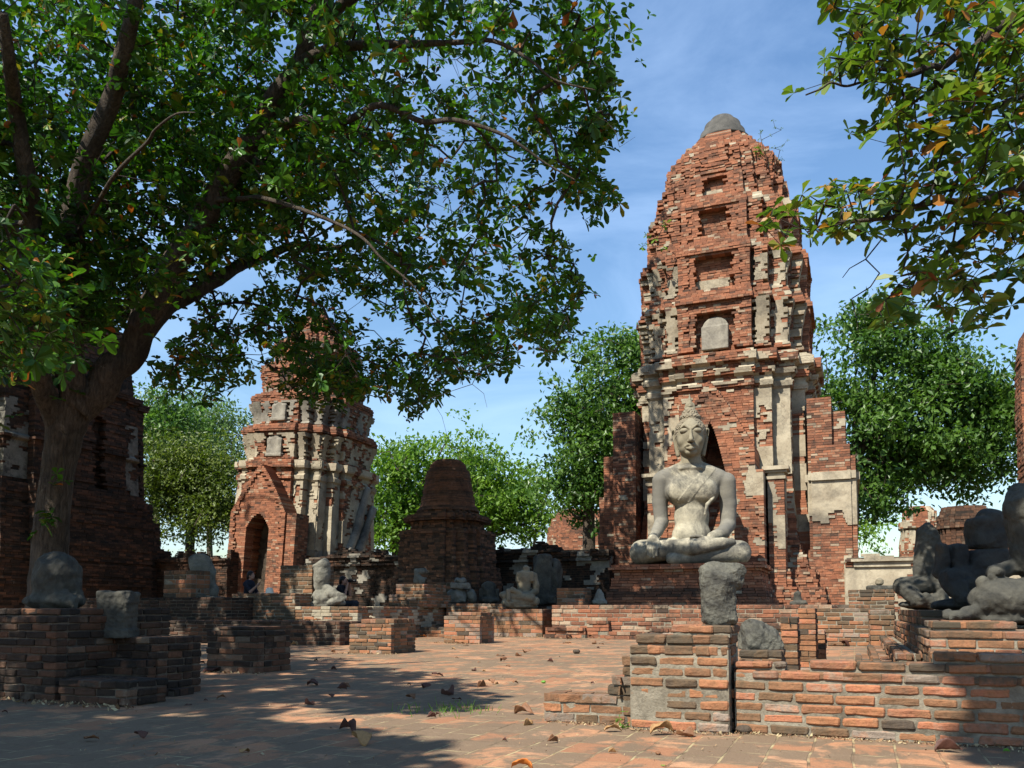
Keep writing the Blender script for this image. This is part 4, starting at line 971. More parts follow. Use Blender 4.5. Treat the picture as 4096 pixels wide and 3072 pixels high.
# legs: under leg first, then the crossing leg on top
s.cone(B(140, 0, 118), B(395, -140, 100), 112 * q, 98 * q, k=.06)
s.cone(B(395, -150, 98), B(-170, -330, 46), 90 * q, 46 * q, k=.04)
s.cone(B(-140, 0, 128), B(-420, -150, 112), 112 * q, 102 * q, k=.06)
s.cone(B(-425, -165, 104), B(10, -330, 138), 98 * q, 66 * q, k=.035)
s.cone(B(10, -330, 138), B(250, -262, 168), 64 * q, 46 * q, k=.03)
s.cone(B(250, -262, 168), B(330, -215, 180), 44 * q, 30 * q, k=.03)           # foot on the thigh
s.ell(B(0, -200, 120), (230 * q, 130 * q, 75 * q), k=.06)                      # lap
# right arm reaching down over the shin
s.chain([B(-252, 28, 722), B(-262, 40, 540), B(-252, 30, 370)], [76 * q, 67 * q, 61 * q], k=.05)
s.chain([B(-252, 25, 372), B(-285, -120, 290), B(-318, -245, 225)], [60 * q, 51 * q, 38 * q], k=.035)
s.ell(B(-322, -285, 195), (46 * q, 30 * q, 52 * q), k=.03)
for i, (x0, x1, zb) in enumerate(((-352, -366, 82), (-334, -343, 66), (-314, -317, 62), (-296, -292, 74))):
    s.chain([B(x0, -300, 180), B((x0 + x1) / 2, -330, 125), B(x1, -326, zb)], [15 * q, 14 * q, 11 * q], k=.012)
s.chain([B(-286, -285, 205), B(-268, -310, 165), B(-270, -318, 140)], [16 * q, 14 * q, 11 * q], k=.014)
# left arm to the lap
s.chain([B(312, 30, 700), B(325, 50, 520), B(318, 40, 345)], [79 * q, 71 * q, 64 * q], k=.05)
s.chain([B(318, 30, 340), B(265, -110, 265), B(165, -215, 222)], [63 * q, 54 * q, 40 * q], k=.04)
s.ell(B(95, -262, 206), (75 * q, 44 * q, 22 * q), k=.03)
for i, (dy, dz, L) in enumerate(((-30, -14, 232), (-8, -10, 245), (14, -2, 236), (30, 8, 205))):
    s.chain([B(60, -285 + dy * .6, 200 + dz), B(-30, -300 + dy * .5, 194 + dz), B(60 - L * .66, -300 + dy * .5, 190 + dz)], [15 * q, 14 * q, 10 * q], k=.012)
s.chain([B(85, -285, 222), B(30, -300, 226), B(-12, -300, 222)], [15 * q, 13 * q, 10 * q], k=.012)
# head
s.ell(B(8, -35, 1080), (121 * q, 138 * q, 158 * q), k=.05)
s.ell(B(8, -55, 985), (100 * q, 108 * q, 84 * q), k=.06)
s.ell(B(8, -128, 932), (46 * q, 36 * q, 30 * q), k=.04)
s.chain([B(8, -166, 1128), B(8, -186, 1062), B(8, -204, 1022)], [9 * q, 12 * q, 19 * q], k=.025)      # nose
s.ell(B(-9, -186, 1014), (15 * q, 18 * q, 12 * q), k=.015); s.ell(B(25, -186, 1014), (15 * q, 18 * q, 12 * q), k=.015)
for sg in (-1, 1):
    c = 8 + sg * 56
    s.chain([B(8 + sg * 14, -172, 1120), B(8 + sg * 52, -166, 1150), B(8 + sg * 92, -128, 1128)], [7 * q, 8 * q, 5 * q], k=.02)  # brow
    s.ell(B(c, -150, 1107), (38 * q, 24 * q, 20 * q), rot=(0, 0, sg * .35), k=.012)                         # lid
    s.ell(B(c, -177, 1086), (34 * q, 16 * q, 5 * q), rot=(0, 0, sg * .35), k=.01, sub=True)                  # eye slit
    s.ell(B(8 + sg * 66, -100, 1030), (40 * q, 50 * q, 50 * q), k=.05)                                       # cheek
    s.chain([B(8 + sg * 140, -10, 1130), B(8 + sg * 132, -8, 1040), B(8 + sg * 108, -14, 930)], [24 * q, 15 * q, 19 * q], k=.02)   # long ear
    s.ell(B(8 + sg * 147, -22, 1100), (9 * q, 18 * q, 42 * q), k=.01, sub=True)
s.chain([B(-38, -152, 976), B(-12, -180, 986), B(8, -183, 981), B(28, -180, 986), B(54, -152, 976)], [7 * q, 11 * q, 10 * q, 11 * q, 7 * q], k=.008)
s.chain([B(-28, -158, 962), B(8, -184, 954), B(44, -158, 962)], [7 * q, 14 * q, 7 * q], k=.008)
# sash over the left shoulder, as a raised band on the chest
X = s.ax[0][:, None, None] / q; Y = s.ax[1][None, :, None] / q; Z = s.ax[2][None, None, :] / q
dl = ((X - 150) * .80 - (Z - 800) * .60 * -1 * -1) * 1.0
ln = np.array((-195.0, -235.0)); ln /= np.linalg.norm(ln)
dd = (X - 165) * (-ln[1]) + (Z - 800) * ln[0]
band = np.clip((44 - np.abs(dd)) / 8, 0, 1) * ((Y < 10) & (Z > 520) & (Z < 815) & (X < 215)) 
edge = np.clip((7 - np.abs(np.abs(dd) - 40)) / 5, 0, 1) * ((Y < 10) & (Z > 520) & (Z < 815) & (X < 215))
low = np.clip((9 - np.abs(Z - 525 - .0018 * (X - 10) ** 2)) / 6, 0, 1) * ((Y < 0) & (np.abs(X - 10) < 190))
s.D -= ((band * 4 + edge * 2) * q).astype(np.float32)
# broken flap hanging at the waist
s.chain([B(195, -85, 560), B(140, -105, 500), B(118, -110, 420)], [10 * q, 17 * q, 9 * q], k=.02)
s.rough(.006, 2.2, 3)
s.cutbelow(0.0)
me = s.mesh('body')
bo = link_mesh('body', me, [M['buddha'], M['buddha_head']], bud)
zc_ = np.empty(len(me.polygons) * 3, np.float32); me.polygons.foreach_get('center', zc_)
me.polygons.foreach_set('material_index', (zc_.reshape(-1, 3)[:, 2] > 850 * q + .0 * zc_.reshape(-1, 3)[:, 0]).astype(np.int32))
# hair cap, crown bump and flame
s = Sdf(B(-170, -190, 1020), B(190, 170, 1330), .0165)
s.ell(B(8, -8, 1112), (137 * q, 152 * q, 138 * q), k=0)
s.ell(B(8, -140, 1080), (108 * q, 105 * q, 122 * q), k=.03, sub=True)
s.boxr(B(8, 0, 985), (220 * q, 220 * q, 68 * q), .02, k=.02, sub=True)
s.ell(B(8, -4, 1240), (96 * q, 98 * q, 46 * q), k=.02); s.ell(B(8, -4, 1275), (72 * q, 72 * q, 48 * q), k=.02)
link_mesh('hair', s.mesh('hair'), M['hair'], bud)
s = Sdf(B(-60, -70, 1270), B(75, 70, 1470), .013)
s.ell(B(8, -4, 1308), (44 * q, 40 * q, 26 * q), k=0); s.ell(B(8, -4, 1345), (33 * q, 24 * q, 38 * q), k=.02)
s.chain([B(8, -4, 1360), B(8, -4, 1400), B(6, -4, 1440)], [24 * q, 13 * q, 5 * q], k=.02)
for sg in (-1, 1): s.chain([B(8 + sg * 36, -4, 1320), B(8 + sg * 33, -4, 1352), B(8 + sg * 24, -4, 1372)], [12 * q, 9 * q, 5 * q], k=.012)
s.ell(B(8, -30, 1338), (12 * q, 10 * q, 12 * q), k=.008)
link_mesh('flame_finial', s.mesh('flame_finial'), M['buddha_head'], bud)

# ------------------------------------------------------------------ broken torsos and stones
class Stone:
    """sculpted in metres about its foot; shapes are given by picture position, size and distance"""
    def __init__(s, name, label, cat, px, py, Y, mat, box, vox, z=None, group=None):
        s.Y = Y; s.B = at(px, py, Y)
        if z is not None: s.B.z = z
        s.name, s.label, s.cat, s.mat, s.group = name, label, cat, mat, group
        s.k = Y / 3276.0
        x0, y0, x1, y1 = box; a = at(x0, y1, Y) - s.B; b = at(x1, y0, Y) - s.B; d = (b.x - a.x) * .62
        s.S = Sdf((a.x - .05, -d, min(a.z, 0) - .04), (b.x + .05, d, b.z + .05), vox)
    def p(s, px, py, dy=0.0): v = at(px, py, s.Y) - s.B; return (v.x, dy, v.z)
    def ell(s, px, py, rx, rz, ry=None, dy=0.0, rot=0.0, k=.03, sub=False):
        s.S.ell(s.p(px, py, dy), (rx * s.k, (ry if ry is not None else rx * s.k * .8), rz * s.k), (0, rot, 0), k * 1.0, sub)
    def cone(s, a, b, ra, rb, k=.03, dya=0.0, dyb=0.0, sub=False):
        s.S.cone(s.p(*a, dya), s.p(*b, dyb), ra * s.k, rb * s.k, k, sub)
    def box(s, px, py, hx, hz, hy, dy=0.0, rot=(0, 0, 0), rd=.02, k=.02, taper=0.0, sub=False):
        s.S.boxr(s.p(px, py, dy), (hx * s.k, hy, hz * s.k), rd, rot, k, sub, taper)
    def done(s, amp=.008, freq=9, seed=1, cut=True, fac=4):
        if fac: s.S.facets(fac, seed)
        s.S.rough(amp, freq, seed); s.S.rough(amp * .45, freq * 4.5, seed + 1, 2)
        if cut: s.S.cutbelow(-.012)
        o = link_mesh(s.name, s.S.mesh(s.name), M[s.mat]); o.location = s.B
        return tag(o, s.label, s.cat, s.group)
tz = lambda r: r['top']
# foreground stone on the pillar
YP = PA.y + .02
t = Stone('broken_stone_torso', 'mottled grey stone torso, broken at neck and waist, standing on the foreground brick pillar', 'stone torso', 2880, 2490, YP, 'stone_mottled', (2780, 2235, 2990, 2500), .0055, z=tz(pil))
t.box(2886, 2300, 84, 46, .088, rd=.055, k=0, rot=(0, .05, 0)); t.ell(2850, 2278, 58, 30, .08, k=.03); t.ell(2925, 2280, 52, 26, .08, k=.03)
t.ell(2944, 2325, 28, 32, .06, dy=-.02, k=.012); t.cone((2872, 2330), (2876, 2470), 72, 58, .03); t.box(2874, 2420, 62, 75, .085, rd=.035, k=.02, taper=-.08)
t.done(.0052, 22, 5, fac=7)
t = Stone('grey_boulder', 'grey weathered boulder lying between the foreground pillar and the brick post', 'boulder', 3045, 2600, BA.y + .2, 'stone_mottled', (2940, 2455, 3145, 2615), .008, z=tz(bb))
t.box(3042, 2566, 84, 46, .14, rot=(0, .16, 0), rd=.06, k=0); t.ell(3015, 2522, 58, 46, .12, rot=.25); t.ell(3060, 2550, 72, 46, .13, rot=.2)
t.done(.007, 16, 8, fac=8)
# left side
YL = P1A.y + .55
t = Stone('shaded_seated_torso', 'dark headless seated torso on the large shaded pedestal by the tree trunk', 'stone torso', 215, 2426, YL, 'stone_dark', (90, 2200, 370, 2440), .009, z=tz(p1))
t.ell(225, 2290, 88, 82, .15, k=0); t.cone((225, 2300), (215, 2400), 84, 72, .04); t.ell(215, 2405, 112, 34, .22, k=.05)
t.cone((260, 2395), (335, 2412), 32, 22, .03, dya=-.1, dyb=-.14); t.cone((300, 2330), (310, 2400), 18, 20, .03); t.ell(215, 2225, 50, 24, .09, k=.04)
t.done(.009, 11, 3)
t = Stone('stone_stump', 'dark squarish stone stump standing on the stepped pedestal, left foreground', 'stone stump', 470, 2552, S1A.y + .62, 'stone_dark', (385, 2365, 555, 2565), .008, z=S1H)
t.box(470, 2460, 62, 92, .115, rd=.03, k=0, taper=.08); t.box(470, 2395, 70, 22, .12, rd=.02, k=.02); t.box(468, 2535, 68, 22, .12, rd=.02, k=.02)
t.done(.006, 16, 6)
t = Stone('tilted_torso', 'grey headless torso tilting to the left on the dark ledge, left of the visitor', 'stone torso', 820, 2392, 22.9, 'stone', (735, 2195, 895, 2400), .022, z=L2H)
t.cone((800, 2262), (828, 2368), 44, 36, .06); t.ell(800, 2250, 50, 36, .25, rot=.5, k=.06); t.ell(835, 2360, 36, 30, .24, k=.05); t.ell(830, 2290, 36, 46, .22, k=.06)
t.done(.02, 4, 4)
t = Stone('stone_fragment', 'broken grey stone lap on the low bench below the tilted torso', 'stone fragment', 865, 2468, 21.2, 'stone_dark', (770, 2365, 960, 2480), .022, z=L1H)
t.ell(862, 2430, 74, 42, .4, k=0); t.box(840, 2405, 50, 22, .3, rot=(0, .1, 0), rd=.05, k=.05); t.ell(915, 2425, 32, 34, .3, k=.05)
t.done(.022, 4, 9)
t = Stone('profile_torso', 'light grey headless statue seated in profile facing right on the plastered platform', 'statue', 1300, 2428, 21.7, 'stone', (1230, 2215, 1410, 2440), .020, z=PFH)
t.cone((1285, 2265), (1287, 2340), 32, 28, .05); t.ell(1284, 2258, 33, 26, .2, k=.05); t.ell(1290, 2300, 32, 48, .24, k=.05); t.ell(1296, 2395, 48, 36, .34, k=.05); t.box(1293, 2418, 44, 12, .3, rd=.04, k=.04)
t.cone((1330, 2372), (1380, 2388), 18, 14, .03, dya=-.25, dyb=-.3); t.cone((1382, 2388), (1335, 2414), 15, 15, .03, dya=-.3, dyb=-.3); t.cone((1310, 2355), (1345, 2362), 16, 12, .03, dya=-.1, dyb=-.25); t.ell(1345, 2412, 36, 14, .3, k=.04)
t.done(.014, 5, 12, fac=2)
t = Stone('small_stone_fragment', 'small grey stone fragment standing on the two-stepped pedestal', 'stone fragment', 1680, 2339, 24.3, 'stone', (1635, 2262, 1720, 2345), .014, z=SP1T)
t.ell(1677, 2322, 24, 20, .14, k=0); t.cone((1668, 2288), (1700, 2284), 15, 13, .04); t.cone((1668, 2296), (1672, 2320), 12, 16, .04); t.cone((1690, 2318), (1704, 2314), 8, 5, .02)
t.done(.008, 7, 5)
for (nm, lb, px, py, rx, rz, sd, sh) in (
        ('stone_fragment', 'large round grey stone at the foot of the stone heap', 1828, 2383, 40, 32, 21, 0), ('stone_fragment', 'flat stone slab lying across the stone heap', 1842, 2344, 38, 13, 22, 1),
        ('stone_fragment', 'pale knobbly stone on the very top of the stone heap', 1842, 2324, 25, 12, 23, 2), ('stone_fragment', 'upright oval grey stone at the right end of the stone heap', 1886, 2384, 19, 30, 24, 3)):
    t = Stone(nm, lb, 'stone', px, py + rz, 25.0, 'stone', (px - rx - 12, py - rz - 12, px + rx + 12, py + rz + 8), .018, z=at(px, py + rz, 25.0).z)
    if sh == 1: t.box(px, py, rx, rz, .3, rd=.05, rot=(0, .04, 0), k=0)
    else: t.ell(px, py, rx, rz, .28 if sh else .36, rot=-.25 if sh == 3 else 0, k=0)
    if sh == 2: t.ell(px - 12, py - 2, 12, 11, .15, k=.05); t.ell(px + 10, py - 3, 11, 10, .15, k=.05)
    if sh == 0: t.box(px + 6, py + 8, rx * .8, rz * .7, .3, rd=.06, k=.06)
    t.done(.012, 5, sd, cut=False)
t = Stone('dark_headless_statue', 'small black headless statue in shade between the stone heap and the headless statue', 'statue', 1955, 2414, 25.2, 'stone_dark', (1900, 2320, 2010, 2425), .016, z=CPH)
t.cone((1956, 2350), (1956, 2392), 24, 26, .05); t.ell(1956, 2345, 27, 14, .18, k=.05); t.ell(1956, 2402, 40, 16, .32, k=.05); t.cone((1925, 2365), (1925, 2398), 9, 10, .03); t.cone((1990, 2365), (1988, 2398), 9, 10, .03)
t.done(.01, 6, 13)
t = Stone('headless_seated_statue', 'buff headless statue seated cross-legged with a broken right arm on the broad pedestal', 'statue', 2085, 2440, P5A.y + .9, 'stone_warm', (1985, 2262, 2175, 2450), .016, z=P5H)
t.box(2100, 2308, 36, 22, .17, rd=.06, k=0); t.cone((2098, 2312), (2093, 2372), 31, 23, .05); t.cone((2105, 2274), (2105, 2290), 14, 15, .012); t.cone((2076, 2297), (2134, 2299), 11, 12, .02)
t.chain = None
t.cone((2136, 2304), (2144, 2340), 14, 13, .03); t.cone((2144, 2340), (2143, 2366), 13, 12, .03); t.cone((2143, 2362), (2110, 2380), 12, 9, .03, dyb=-.28)
t.ell(2090, 2390, 52, 24, .42, k=.05); t.cone((2022, 2384), (2125, 2392), 19, 15, .04, dya=-.25, dyb=-.42); t.cone((2025, 2412), (2140, 2405), 20, 17, .04, dya=-.3, dyb=-.3); t.ell(2085, 2426, 66, 16, .44, k=.05)
t.cone((2012, 2380), (2020, 2376), 15, 13, .03, dya=-.2, dyb=-.2); t.cone((2032, 2362), (2034, 2398), 8, 8, .015, dya=-.42, dyb=-.44); t.cone((2048, 2360), (2080, 2374), 11, 8, .03, dya=-.38, dyb=-.4)
t.done(.009, 6, 14, fac=0)
t = Stone('standing_stone_slab', 'tall dark weathered torso slab standing behind the headless cross-legged statue', 'stone torso', 2195, 2416, 25.3, 'stone_dark', (2120, 2210, 2268, 2425), .022, z=MPH)
t.box(2170, 2318, 34, 96, .3, rd=.08, k=0); t.ell(2170, 2250, 34, 26, .28, k=.06); t.ell(2224, 2300, 28, 62, .26, k=.04); t.cone((2222, 2260), (2220, 2380), 22, 26, .05); t.box(2190, 2400, 50, 18, .3, rd=.05, k=.05)
t.done(.018, 4, 15)
t = Stone('bell_shaped_stone', 'small pale bell-shaped stone beside the left foot of the big statue base', 'stone fragment', 2396, 2414, 24.0, 'plaster_grey', (2355, 2345, 2435, 2425), .015, z=MPH)
t.cone((2398, 2366), (2398, 2382), 11, 16, .04); t.cone((2398, 2382), (2397, 2402), 17, 25, .04); t.box(2396, 2408, 29, 7, .18, rd=.03, k=.02)
t.done(.006, 8, 16)
t = Stone('tiny_headless_stone', 'tiny grey headless torso on the brick steps right of the big statue base', 'stone torso', 3192, 2430, 21.2, 'stone_dark', (3150, 2350, 3235, 2440), .014, z=MPH)
t.cone((3190, 2376), (3191, 2396), 13, 15, .03); t.ell(3191, 2414, 30, 13, .2, k=.04); t.cone((3168, 2416), (3215, 2412), 10, 9, .03, dya=-.15, dyb=-.15)
t.done(.008, 7, 17)
# the row of dark torsos on the right-hand pedestal
t = Stone('dark_torso', 'farthest and slimmest of the three dark torsos on the right pedestal, with its fallen lap', 'stone torso', 3690, 2436, 10.6, 'stone_dark', (3560, 2070, 3800, 2455), .012, z=.765)
t.ell(3716, 2135, 46, 48, .14, k=0); t.cone((3712, 2140), (3700, 2290), 46, 42, .03); t.box(3752, 2220, 17, 80, .10, dy=.04, rd=.03, k=.015, rot=(0, -.06, 0)); t.cone((3738, 2260), (3716, 2320), 22, 26, .02, dya=-.08, dyb=-.12)
t.cone((3606, 2345), (3735, 2338), 33, 34, .03, dya=-.02, dyb=-.10); t.cone((3606, 2352), (3640, 2400), 33, 30, .025, dya=-.06, dyb=-.2); t.cone((3640, 2405), (3740, 2400), 24, 30, .025, dya=-.2, dyb=-.15)
t.ell(3690, 2420, 90, 20, .24, k=.03); t.cone((3660, 2385), (3690, 2420), 15, 18, .015, dya=-.27, dyb=-.25); t.cone((3725, 2345), (3748, 2410), 17, 20, .015, dya=-.18, dyb=-.22)
t.done(.010, 9, 31, fac=3)
t = Stone('dark_torso', 'middle dark torso on the right pedestal, its black white-streaked upper block set askew', 'stone torso', 3860, 2438, 8.7, 'stone_black', (3700, 2015, 4050, 2465), .012, z=.765)
t.box(3942, 2138, 66, 62, .15, rd=.05, k=0, rot=(0, .05, 0), taper=.06); t.ell(3960, 2072, 54, 38, .15, rot=.2, k=.03)
t.box(3935, 2238, 76, 36, .17, rd=.04, k=.004, taper=-.08); t.cone((3757, 2205), (3765, 2285), 27, 30, .02, dya=-.06); t.box(3825, 2232, 30, 55, .11, rd=.05, k=.012, dy=-.03)
t.cone((3776, 2318), (3960, 2300), 40, 46, .03, dya=-.14, dyb=-.02); t.cone((3776, 2326), (3806, 2390), 40, 36, .025, dya=-.14, dyb=-.24); t.cone((3800, 2398), (3960, 2400), 26, 36, .025, dya=-.22, dyb=-.12)
t.cone((3830, 2330), (3858, 2392), 19, 18, .015, dya=-.24, dyb=-.29); t.cone((3800, 2335), (3812, 2370), 12, 14, .012, dya=-.26, dyb=-.3); t.ell(3890, 2420, 150, 24, .28, k=.03)
t.done(.010, 9, 32, fac=3)
t = Stone('dark_torso', 'nearest and largest dark torso with a huge bent knee, cut off by the right edge', 'stone torso', 4040, 2493, 7.15, 'stone_dark', (3750, 1880, 4330, 2510), .013, z=RH)
t.ell(4150, 2030, 116, 140, .24, k=0); t.cone((4150, 2050), (4155, 2230), 116, 96, .05)
t.ell(4010, 2400, 140, 84, .27, dy=-.08, k=.02); t.cone((4000, 2396), (4230, 2385), 80, 88, .03, dya=-.05)
t.cone((3992, 2292), (4190, 2230), 30, 46, .02, dya=.06, dyb=.06); t.cone((3990, 2295), (3955, 2312), 27, 22, .02, dya=.02, dyb=-.06); t.ell(3968, 2290, 24, 20, .08, dy=-.06, k=.015)
t.cone((3905, 2335), (3895, 2425), 24, 22, .02, dya=-.1, dyb=-.16); t.cone((3845, 2450), (3900, 2440), 26, 26, .02, dya=-.1, dyb=-.12); t.ell(3800, 2462, 44, 17, .10, dy=-.12, k=.02)
for i_ in range(4): t.cone((3778 + i_ * 4, 2470 - i_ * 9), (3760 + i_ * 3, 2474 - i_ * 8), 8, 6, .006, dya=-.16 + i_ * .045, dyb=-.17 + i_ * .045)
t.ell(4060, 2476, 190, 22, .3, k=.03)
t.done(.010, 9, 33, fac=3)
t = Stone('flat_stone_slab', 'flat dark stone slab on the mossy plinth right of the tower', 'stone', 3530, 2362, 19.3, 'stone_dark', (3470, 2325, 3590, 2370), .016, z=CSH)
t.box(3530, 2352, 48, 10, .28, rd=.04, k=0); t.done(.008, 6, 35)
t = Stone('small_round_stone', 'small reddish round stone sitting on the flat slab right of the tower', 'stone', 3520, 2343, 19.3, 'stone_warm', (3490, 2305, 3550, 2348), .014, z=at(3520, 2343, 19.3).z)
t.ell(3520, 2328, 16, 15, .1, k=0); t.done(.008, 8, 36, cut=False)
t = Stone('white_scrap', 'crumpled white scrap lying on top of the crumbling pedestal', 'litter', 1489, 2473, P3A.y + .25, 'plaster', (1470, 2455, 1508, 2478), .006, z=P3H)
t.ell(1486, 2468, 11, 5, .03, rot=.2, k=0); t.ell(1496, 2470, 8, 4, .03, k=.01); t.done(.004, 30, 37)
M['white_scrap'] = M['white']
# ------------------------------------------------------------------ trees
def tube_np(pts, rad, n=8, wob=0.0):
    P = np.array([tuple(p) for p in pts], float); Rr = np.array(rad, float)
    # Catmull-Rom refinement
    if len(P) > 2:
        Q, r2 = [], []
        for i in range(len(P) - 1):
            p0 = P[max(i - 1, 0)]; p1 = P[i]; p2 = P[i + 1]; p3 = P[min(i + 2, len(P) - 1)]
            for t in np.linspace(0, 1, 7)[:-1]:
                Q.append(.5 * ((2 * p1) + (-p0 + p2) * t + (2 * p0 - 5 * p1 + 4 * p2 - p3) * t * t + (-p0 + 3 * p1 - 3 * p2 + p3) * t ** 3)); r2.append(Rr[i] + (Rr[i + 1] - Rr[i]) * t)
        Q.append(P[-1]); r2.append(Rr[-1]); P = np.array(Q); Rr = np.array(r2)
    Rr = Rr.copy(); P = np.vstack([P, P[-1] + (P[-1] - P[-2]) * .02]); Rr = np.append(Rr, .001)
    T = np.gradient(P, axis=0); T /= np.linalg.norm(T, axis=1)[:, None] + 1e-9
    ref = np.array([0.3, 1.0, 0.1]); A = np.cross(T, ref); A /= np.linalg.norm(A, axis=1)[:, None] + 1e-9; Bv = np.cross(T, A)
    ang = np.linspace(0, 2 * np.pi, n, endpoint=False)
    w = 1 + wob * (np.sin(3 * ang[None] + np.arange(len(P))[:, None] * .35) * .6 + (RNG.random(len(P)) ** 6)[:, None] * 1.4 * np.sin(ang[None] * 2 + np.arange(len(P))[:, None]) + np.sin(5 * ang[None] - np.arange(len(P))[:, None] * .21) * .4 + RNG.normal(size=(len(P), n)) * .25)
    Vt = P[:, None] + (A[:, None] * np.cos(ang)[None, :, None] + Bv[:, None] * np.sin(ang)[None, :, None]) * (Rr[:, None, None] * w[..., None])
    I = np.arange(len(P) * n).reshape(len(P), n); J = np.roll(I, -1, 1)
    Fc = np.stack([I[:-1], J[:-1], J[1:], I[1:]], -1).reshape(-1, 4)
    return Vt.reshape(-1, 3), Fc, P, Rr
class Acc:
    def __init__(s): s.v, s.f, s.t, s.n = [], [], [], 0
    def add(s, v, f, t=None):
        s.v.append(v); s.f.append(f + s.n); s.n += len(v)
        if t is not None: s.t.append(t)
    def obj(s, name, mat, parent, smooth=True, org=(0, 0, 0)):
        return link_mesh(name, mesh_np(name, np.concatenate(s.v) - np.array(org), np.concatenate(s.f), None, {'tint': np.concatenate(s.t)} if s.t else None), mat, parent, smooth)
# one obovate leaf: 8 points, folded along the midrib (unit length along +x, width along y)
LEAF = np.array([(0, 0, 0), (.30, .09, .015), (.68, .27, .03), (.93, .17, .0), (1.0, 0, -.045), (.93, -.17, .0), (.68, -.27, .03), (.30, -.09, .015), (.34, 0, -.012), (.70, 0, -.03)])
LEAF_F = np.array([(0, 8, 1, 1), (8, 9, 2, 1), (9, 4, 3, 2), (0, 7, 8, 8), (8, 7, 6, 9), (9, 6, 5, 4)])
LEAF_F = np.array([(0, 8, 2, 1), (8, 4, 3, 2), (0, 7, 6, 8), (8, 6, 5, 4)])
def rosettes(acc, P, size, nl, up, tint, lift=(.0, .6), orange=0.0):
    """P (n,3) tips; up (n,3) axes"""
    n = len(P); nl = np.asarray(nl)
    idx = np.repeat(np.arange(n), nl); L = len(idx)
    j = np.concatenate([np.arange(k) for k in nl]); ph = np.repeat(RNG.uniform(0, 6.28, n), nl) + j * 2.399 + RNG.normal(size=L) * .25
    a = up / np.linalg.norm(up, axis=1)[:, None]; r = RNG.normal(size=(n, 3)); e1 = np.cross(a, r); e1 /= np.linalg.norm(e1, axis=1)[:, None]; e2 = np.cross(a, e1)
    el = RNG.uniform(*lift, L)
    out = e1[idx] * np.cos(ph)[:, None] + e2[idx] * np.sin(ph)[:, None]
    X = out * np.cos(el)[:, None] + a[idx] * np.sin(el)[:, None]
    Z = -out * np.sin(el)[:, None] + a[idx] * np.cos(el)[:, None]
    Z = Z + RNG.normal(size=(L, 3)) * .22; Yv = np.cross(Z, X); Yv /= np.linalg.norm(Yv, axis=1)[:, None]; Z = np.cross(X, Yv)
    sz = np.repeat(size, nl) * RNG.uniform(.5, 1.25, L); wd = RNG.uniform(.7, 1.25, L)
    V_ = P[idx][:, None] + sz[:, None, None] * (LEAF[None, :, 0:1] * X[:, None] + (LEAF[None, :, 1:2] * wd[:, None, None]) * Yv[:, None] + LEAF[None, :, 2:3] * 1.6 * Z[:, None] - RNG.uniform(.0, .42, L)[:, None, None] * (LEAF[None, :, 0:1] ** 2) * np.array([0, 0, 1.0]))
    Fc = np.arange(L)[:, None, None] * len(LEAF) + LEAF_F[None]
    t = np.clip(np.repeat(tint, nl) + RNG.normal(size=L) * .16, 0, .94)
    if orange: t = np.where(RNG.random(L) < orange, RNG.uniform(.95, 1, L), t)
    acc.add(V_.reshape(-1, 3), Fc.reshape(-1, 4), np.repeat(t, len(LEAF)))
def in_poly(poly, x, y):
    c = False; n = len(poly)
    for i in range(n):
        x0, y0 = poly[i]; x1, y1 = poly[(i + 1) % n]
        if (y0 > y) != (y1 > y) and x < (x1 - x0) * (y - y0) / (y1 - y0) + x0: c = not c
    return c
def grow(seeds, targets, step=.45, sag=.12, r_tip=.006, r_max=.09, expo=.45, thin=0):
    """join targets to the skeleton by twigs; returns nodes, parents, radii"""
    N = [tuple(p) for p in seeds]; par = [-1] * len(N); T = np.array([tuple(t) for t in targets])
    S = np.array(N); d = np.array([np.min(np.sum((S - t) ** 2, 1)) for t in T]); order = np.argsort(d)
    cap = len(N) + len(T) * 14 + 100; A = np.empty((cap, 3)); A[:len(N)] = S; cnt = len(N); tips = []
    for i in order:
        t = T[i]; k = int(np.argmin(np.sum((A[:cnt] - t) ** 2, 1))); a = A[k].copy(); L = np.linalg.norm(t - a); ns = min(10, max(1, int(L / step))); off = RNG.normal(size=3) * .10 * L
        p = k
        for q_ in range(1, ns + 1):
            u = q_ / ns; x = a + (t - a) * u + off * math.sin(u * math.pi) * .8; x[2] += sag * L * math.sin(u * math.pi) * .9
            A[cnt] = x if q_ < ns else t; par.append(p); p = cnt; cnt += 1
        tips.append(p)
    A = A[:cnt]; w = np.zeros(cnt)
    for i, tp in zip(order, tips): w[tp] += 1 if i < len(T) - thin else .25
    for i in range(cnt - 1, -1, -1):
        if par[i] >= 0: w[par[i]] += w[i]
    return A, par, np.minimum(r_tip * np.maximum(w, .25) ** expo, r_max), order
def twig_mesh(acc, A, par, rad, n=4):
    idx = [i for i in range(len(A)) if par[i] >= 0]
    a = A[[par[i] for i in idx]]; b = A[idx]; rb = rad[idx]; ra = np.minimum(np.array([rad[par[i]] for i in idx]), rb * 1.35)
    d = b - a; d /= np.linalg.norm(d, axis=1)[:, None] + 1e-9; e1 = np.cross(d, np.array([.31, .2, .93])); e1 /= np.linalg.norm(e1, axis=1)[:, None] + 1e-9; e2 = np.cross(d, e1)
    ang = np.linspace(0, 2 * np.pi, n, endpoint=False); ring = e1[:, None] * np.cos(ang)[None, :, None] + e2[:, None] * np.sin(ang)[None, :, None]
    V_ = np.concatenate([a[:, None] + ring * ra[:, None, None], b[:, None] + ring * rb[:, None, None]], 1)
    k = np.arange(n); fc = np.stack([k, (k + 1) % n, (k + 1) % n + n, k + n], -1)
    acc.add(V_.reshape(-1, 3), (np.arange(len(idx))[:, None, None] * 2 * n + fc[None]).reshape(-1, 4))
